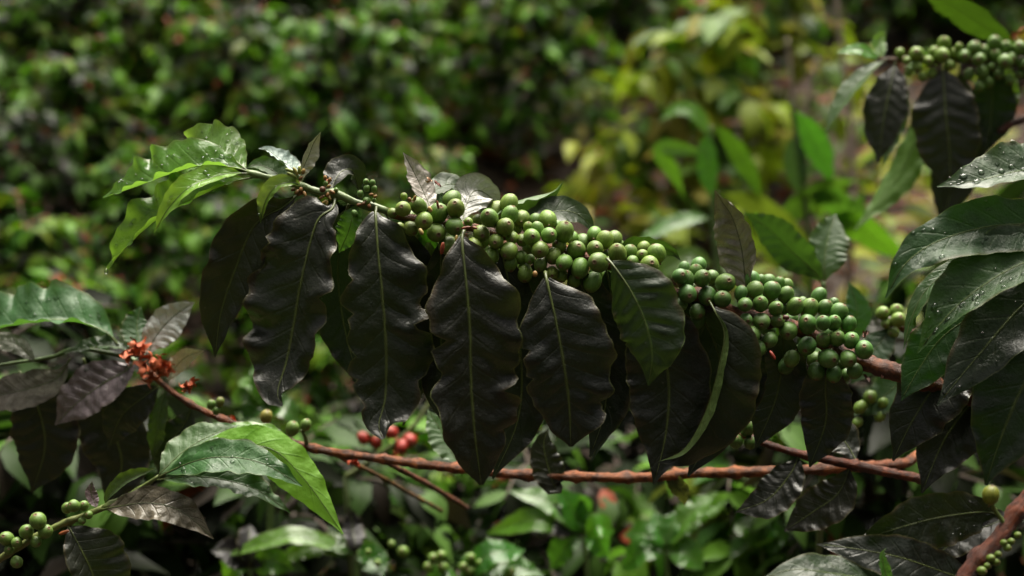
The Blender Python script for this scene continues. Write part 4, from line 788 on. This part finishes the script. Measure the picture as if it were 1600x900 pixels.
leaf(up, DF, [(1400, 94, -2), (1392, 130, -12), (1382, 180, -16), (1372, 255, -14)], 34, 36, 'dark', roll=20, quilt=.06, tint=(1.1, 1.2, 1.0))
leaf(up, DF, [(1385, 92, -2), (1360, 110, -12), (1325, 150, -20), (1290, 205, -24)], 22, 20, 'mid', roll=50, fold=(.3, .4), tint=(.8, .9, .6))
leaf(up, DF, [(1400, 95, 2), (1408, 140, 10), (1402, 190, 14), (1380, 260, 16)], 24, 26, 'mid', roll=50, tint=(.7, .8, .5))
leaf(up, DF, [(1378, 92, 0), (1362, 84, -4), (1340, 76, -6), (1306, 82, -4)], 10, 13, 'young', roll=40, tint=(1.1, 1.2, .9))
leaf(up, DF, [(1380, 92, 0), (1376, 80, 4), (1374, 64, 10), (1384, 48, 14)], 11, 13, 'young', roll=20, tint=(.9, 1.0, .9))
leaf(up, DF, [(1540, 95, 2), (1550, 140, 12), (1548, 190, 18), (1540, 240, 20)], 36, 38, 'dark', roll=10, tint=(.8, 1.1, .6))
leaf(up, DF, [(1600, 80, 10), (1575, 66, 16), (1520, 30, 20), (1470, 0, 20), (1430, -20, 18)], 24, 30, 'mid', roll=-40, fold=(.2, .1), tint=(.8, .7, .4), flip=True)
leaf(up, DF, [(1580, 100, 30), (1570, 140, 40), (1560, 170, 44), (1555, 210, 48)], 30, 32, 'mid', roll=30, tint=(1.5, 1.4, .9))
leaf(up, DF, [(1480, 100, 20), (1440, 200, 60), (1400, 280, 80), (1335, 360, 90)], 30, 36, 'mid', roll=40, tint=(.8, .9, .5), flip=True)
leaf(up, DF, [(1500, 100, 24), (1500, 200, 50), (1490, 280, 60), (1470, 360, 66)], 44, 44, 'dark', roll=8, tint=(.6, .6, .6))
dried_flower(up, DF, 1590, 52, 16, 77, (1.0, 1.0, .8), 7)
leaf(up, DF, [(1620, 80, 10), (1606, 64, 8), (1598, 58, 6), (1580, 62, 6)], 12, 14, 'young', roll=20, tint=(2.4, 1.2, .5), label='yellow leaf')

# ------------------------------------------------------------------ shoots between
DG = 1.42
pair = thing('leafy_shoot', 'upright young shoot with a pair of broad leaves behind the cherries', 'branch', ground_under(1292, 560, DG))
lower_stem(pair, 1292, 560, DG)
stem(pair, DG, [(1292, 560, 0), (1290, 500, 0), (1286, 440, 0)], [5, 5, 4], 'twig', (.9, 1, .8))
leaf(pair, DG, [(1288, 446, 0), (1272, 424, -2), (1236, 392, 0), (1202, 358, 6), (1164, 332, 16)], 34, 30, 'mid', roll=-24, fold=(.1, .1), tint=(.7, .9, .7), wave=.07)
leaf(pair, DG, [(1288, 446, 0), (1288, 420, 0), (1290, 390, 6), (1296, 362, 14), (1306, 334, 26)], 36, 30, 'mid', roll=10, fold=(.1, .25), tint=(1.2, 1.2, 1.3), wave=.06, quilt=.015)
leaf(pair, DG, [(1286, 446, 4), (1250, 400, 20), (1215, 360, 34), (1180, 332, 50)], 30, 24, 'young', roll=-50, fold=(.3, .1), tint=(.9, 1.2, .8))
leaf(pair, DG, [(1292, 540, 0), (1320, 520, -10), (1340, 490, -14), (1326, 440, -10)], 22, 22, 'mid', roll=10, tint=(.9, 1.0, 1.0))
leaf(pair, DG, [(1292, 540, 0), (1340, 530, -6), (1380, 520, -6), (1420, 490, -4)], 16, 26, 'grey', roll=-20, tint=(.7, .7, .65))
DH = 1.36
beh = thing('coffee_branch', 'short branch with pale green cherries half hidden behind the right end', 'branch', P(1500, 560, DH))
bp2 = stem(beh, DH, [(1500, 560, 6), (1450, 530, 0), (1400, 505, 0), (1370, 490, 0)], [8, 7, 6, 5], 'bark', (1, .9, .8), root=ROOT_A)
cluster(beh, DH, bp2, [(1379, 489, 11, 0), (1401, 486, 11, 0), (1403, 500, 12, 0), (1420, 505, 9, 0), (1396, 520, 9, 0), (1425, 545, 9, 0), (1385, 505, 9, 1)], 21, lambda x, r: (1.3, 1.2, 1.5), 8)
leaf(beh, DH, [(1400, 508, -4), (1380, 530, -8), (1356, 560, -10), (1330, 600, -6)], 24, 30, 'mid', roll=20, tint=(.7, .8, .7))
leaf(beh, DH, [(1450, 530, 0), (1420, 580, -4), (1380, 620, -4), (1330, 650, 0)], 30, 34, 'mid', roll=20, tint=(.9, .9, .9))
cluster(beh, DH, bp2, [(1360, 620, 11, 0), (1380, 630, 9, 0), (1345, 636, 10, 0), (1375, 650, 9, 0), (1340, 660, 8, 0), (1402, 640, 8, 0)], 22, lambda x, r: (1.0, 1.0, .8), 20)

# long green leaves of a sapling between, blurred
DM = 2.6
sap = thing('sapling', 'sapling with long narrow green leaves above the crinkled grey leaf', 'sapling', ground_under(1130, 560, DM))
lower_stem(sap, 1130, 560, DM)
stem(sap, DM, [(1130, 560, 0), (1120, 420, 10), (1112, 300, 16), (1108, 195, 20)], [5, 5, 4, 3], 'twig', (.6, .7, .5))
for pts, w, tn, ro in (([(1108, 200), (1104, 225), (1106, 265), (1112, 312)], 17, (.4, .62, .25), 5), ([(1108, 198), (1128, 206), (1160, 248), (1192, 314)], 17, (.34, .52, .2), 25), ([(1110, 240), (1036, 232), (1052, 270), (1070, 308)], 14, (.65, .8, .3), 10),
                       ([(1114, 350), (1096, 340), (1050, 350), (996, 378)], 16, (.6, .85, .4), 40), ([(1110, 220), (1090, 180), (1060, 170), (1030, 190)], 14, (.8, .85, .4), 30), ([(1116, 360), (1160, 350), (1200, 380), (1220, 430)], 22, (.7, .75, .35), 20), ([(1120, 420), (1080, 400), (1040, 420), (1010, 460)], 20, (.8, .8, .35), 30), ([(1112, 300), (1180, 320), (1250, 390), (1262, 460)], 24, (.6, .7, .3), 20)):
    leaf(sap, DM, pts, w, w, 'young', roll=ro, tint=tn, wave=.05, n=24, nv=5)
sap2 = thing('sapling', 'dark sapling with narrow hanging leaves left of the upper cherry branch', 'sapling', ground_under(1270, 480, DM + .05))
lower_stem(sap2, 1270, 480, DM + .05)
stem(sap2, DM + .05, [(1270, 480, 0), (1262, 360, 0), (1250, 240, 0), (1236, 160, 0)], [5, 5, 4, 3], 'twig', (.6, .6, .5))
for pts, w, tn, ro in (([(1236, 164), (1246, 182), (1276, 225), (1302, 290)], 22, (.35, .6, .3), 15), ([(1244, 205), (1240, 220), (1244, 260), (1252, 310)], 19, (.3, .45, .35), 5), ([(1256, 300), (1300, 310), (1330, 330), (1350, 300)], 24, (.5, .6, .4), 30), ([(1262, 360), (1330, 350), (1380, 380), (1420, 410)], 24, (.6, .7, .3), 20), ([(1262, 360), (1230, 340), (1280, 300), (1340, 280)], 22, (.4, .5, .3), 30)):
    leaf(sap2, DM + .05, pts, w, w, 'young', roll=ro, tint=tn, wave=.05, n=24, nv=5)

# brown twigs and pale stems in the clearing
MAT['pale'] = simple_mat('pale_bark', (0.21, 0.165, 0.13), 0.8, 40, 0.4, 0.5, 80)
def ground_depth(px, py):
    d = 1.5
    while d < 9 and (lambda w: w[2] > gz(w[0], w[1]) + 0.03)(P(px, py, d)): d += 0.02
    return d
def twig(name, label, pts, d, rad, tint, cat='twig'):
    if name == 'fallen_twig':
        ds = [ground_depth(*p) for p in pts]; d = ds[0]; pts = [(a, b, (q - d) * 1000) for (a, b), q in zip(pts, ds)]
    t = thing(name, label, cat, ground_under(pts[0][0], pts[0][1], d))
    if name == 'pale_stem': lower_stem(t, pts[0][0], pts[0][1], d, rad[0] * K * d, 'pale', (1, 1, 1))
    stem(t, d, pts, rad, 'pale' if name == 'pale_stem' else 'bark', tint, step=0.012, jitter=.05)
twig('fallen_twig', 'blurred reddish brown twig slanting behind the cherries', [(740, 246), (850, 250), (940, 262), (1030, 300), (1100, 332)], 3.6, [2.5, 3, 3, 4, 4], (1.0, .9, .8))
twig('fallen_twig', 'blurred reddish brown twig level with the crinkled grey leaf tip', [(1080, 338), (1190, 332), (1260, 326), (1320, 300)], 3.0, [5, 5, 6, 7], (1.2, .9, .7))
for lab, pts, d in (('blurred reddish twig lying on the litter left of the glossy leaves', [(1180, 372), (1290, 352), (1420, 338)], 3.6), ('blurred reddish twig lying lowest on the litter', [(1230, 392), (1330, 384), (1450, 372)], 3.3), ('short blurred reddish twig crossing the litter', [(1300, 330), (1380, 352), (1470, 384)], 3.8), ('thin blurred reddish twig on the litter above the others', [(1290, 318), (1380, 322), (1460, 306)], 4.0)):
    twig('fallen_twig', lab, pts, d, [3.5, 4, 3.5], (1.6, 1.0, .8))
twig('pale_stem', 'pale grey stem rising beside the upper cherry branch', [(1332, 300), (1330, 200), (1318, 100), (1304, -30)], 3.8, [5, 4.5, 4, 3.5], (1.4, 2.0, 2.4), 'stem')
twig('pale_stem', 'short pale stem leaning left of the tall pale stem', [(1250, 230), (1262, 150), (1278, 90)], 3.8, [4, 3.5, 3], (1.5, 2.1, 2.6), 'stem')
twig('pale_stem', 'thin pale stem, leftmost of the three pale stems', [(1246, 220), (1236, 130), (1230, 60)], 3.9, [3.5, 3, 2.5], (1.3, 1.8, 2.2), 'stem')
stem(back, DC, [(505, 701, 0), (590, 742, 160), (690, 798, 320)], [3.5, 4, 4], 'bark', (1.2, 1.5, .6), name='side_twig', step=.008)
stem(back, DC, [(585, 714, 0), (665, 756, 130), (730, 794, 260)], [4, 4.5, 4.5], 'bark', (1.4, 1.1, 1.0), name='side_twig', step=.008)
stem(up, DF, [(1690, 150, 0), (1640, 170, 0), (1590, 188, 0), (1560, 205, 0)], [6, 6, 6, 5], 'bark', (.6, .35, .3), name='side_twig', root=ROOT_B)

# low plants at the bottom of the picture, blurred
def rosette(label, cx, cy, d, specs, seed, tintk=1.0, cherries=(), mat='young'):
    t = thing('coffee_seedling', label, 'seedling', ground_under(cx, cy + 200, d))
    lower_stem(t, cx, cy + 200, d)
    stem(t, d, [(cx, cy + 200, 0), (cx + 6, cy + 90, 0), (cx, cy, 0)], [5, 4, 3], 'twig', (.7, .8, .6)); rg = random.Random(seed)
    for ex, ey, w, tn in specs:
        mx, my = (cx + ex) / 2, (cy + ey) / 2 - 0.12 * abs(ex - cx) - 6
        right_ = ex > cx
        leaf(t, d, [(cx, cy, 0), (cx + (mx - cx) * .25, cy + (my - cy) * .35, -4), (mx, my, -8 + rg.uniform(-10, 20)), (ex, ey, rg.uniform(-20, 30))], w, w * rg.uniform(.85, 1.1), mat if tn[1] > .3 else 'dark', roll=(-1 if right_ else 1) * rg.uniform(15, 45), tint=tuple(x * tintk for x in tn), fold=(.15, .2), wave=.07, n=28, nv=6)
    for i, (x, y, r) in enumerate(cherries): add_cherry(t, P(x, y, d - .01), unit(UP * .5 - FWD + RIGHT * rg.uniform(-.5, .5)), r * K * d, (1.0, 1.05, 1.0), rg)
G1, G2, G3, GD = (.55, .85, .45), (.38, .62, .36), (.75, 1.0, .4), (.5, .2, .5)
rosette('bright green seedling at the bottom under the brown branch', 912, 838, 1.8, [(760, 834, 20, G3), (795, 768, 22, G1), (868, 762, 24, G2), (905, 772, 20, G2), (820, 822, 26, GD), (960, 830, 20, G3), (950, 870, 22, G1), (860, 890, 24, G2)], 1)
rosette('green seedling right of the bright bottom seedling', 1040, 862, 1.85, [(975, 836, 26, G2), (1020, 800, 24, G2), (1062, 796, 20, G2), (1120, 770, 24, G1), (1140, 780, 20, G3), (1100, 890, 26, G1), (970, 890, 24, G2)], 2)
rosette('green seedling below the thin reddish branch', 1190, 862, 1.9, [(1150, 812, 28, G2), (1216, 800, 26, G1), (1236, 836, 24, G1), (1140, 870, 24, G2), (1250, 890, 28, G2)], 3)
rosette('yellow green sprig below the thin reddish branch tip', 1250, 800, 1.9, [(1200, 776, 16, G3), (1224, 790, 18, G3), (1275, 775, 16, (2.0, 1.5, .5)), (1300, 800, 20, G2)], 4)
rosette('seedling with tiny buds at the bottom left of centre', 556, 868, 1.7, [(470, 862, 20, G2), (510, 850, 18, G1), (545, 790, 18, GD), (430, 880, 22, G3), (350, 870, 20, G3), (600, 900, 24, G2)], 5, .8, [(590, 880, 6), (575, 862, 5), (630, 862, 9), (612, 850, 6)])
rosette('seedling with small green cherries at the bottom edge', 720, 905, 1.7, [(780, 880, 24, G1), (820, 860, 26, G2), (660, 920, 24, G2), (850, 900, 26, G1), (790, 905, 30, G2)], 6, .9, [(676, 872, 8), (690, 868, 8), (670, 886, 9), (692, 886, 9), (735, 872, 8), (724, 886, 8), (750, 880, 8), (752, 892, 8), (796, 894, 9), (735, 892, 8)])
rosette('dark seedling in the lower left behind the young branch', 390, 890, 1.7, [(330, 860, 24, GD), (420, 840, 26, GD), (460, 890, 24, G3), (350, 905, 26, G3), (390, 820, 24, GD)], 7, .8)
rosette('green sprig behind the hanging leaves left of the red cherries', 420, 640, 1.75, [(380, 590, 24, G3), (400, 560, 22, G2), (440, 600, 24, G2), (360, 620, 22, G3), (470, 660, 24, G2), (380, 660, 24, G1)], 8, .8)
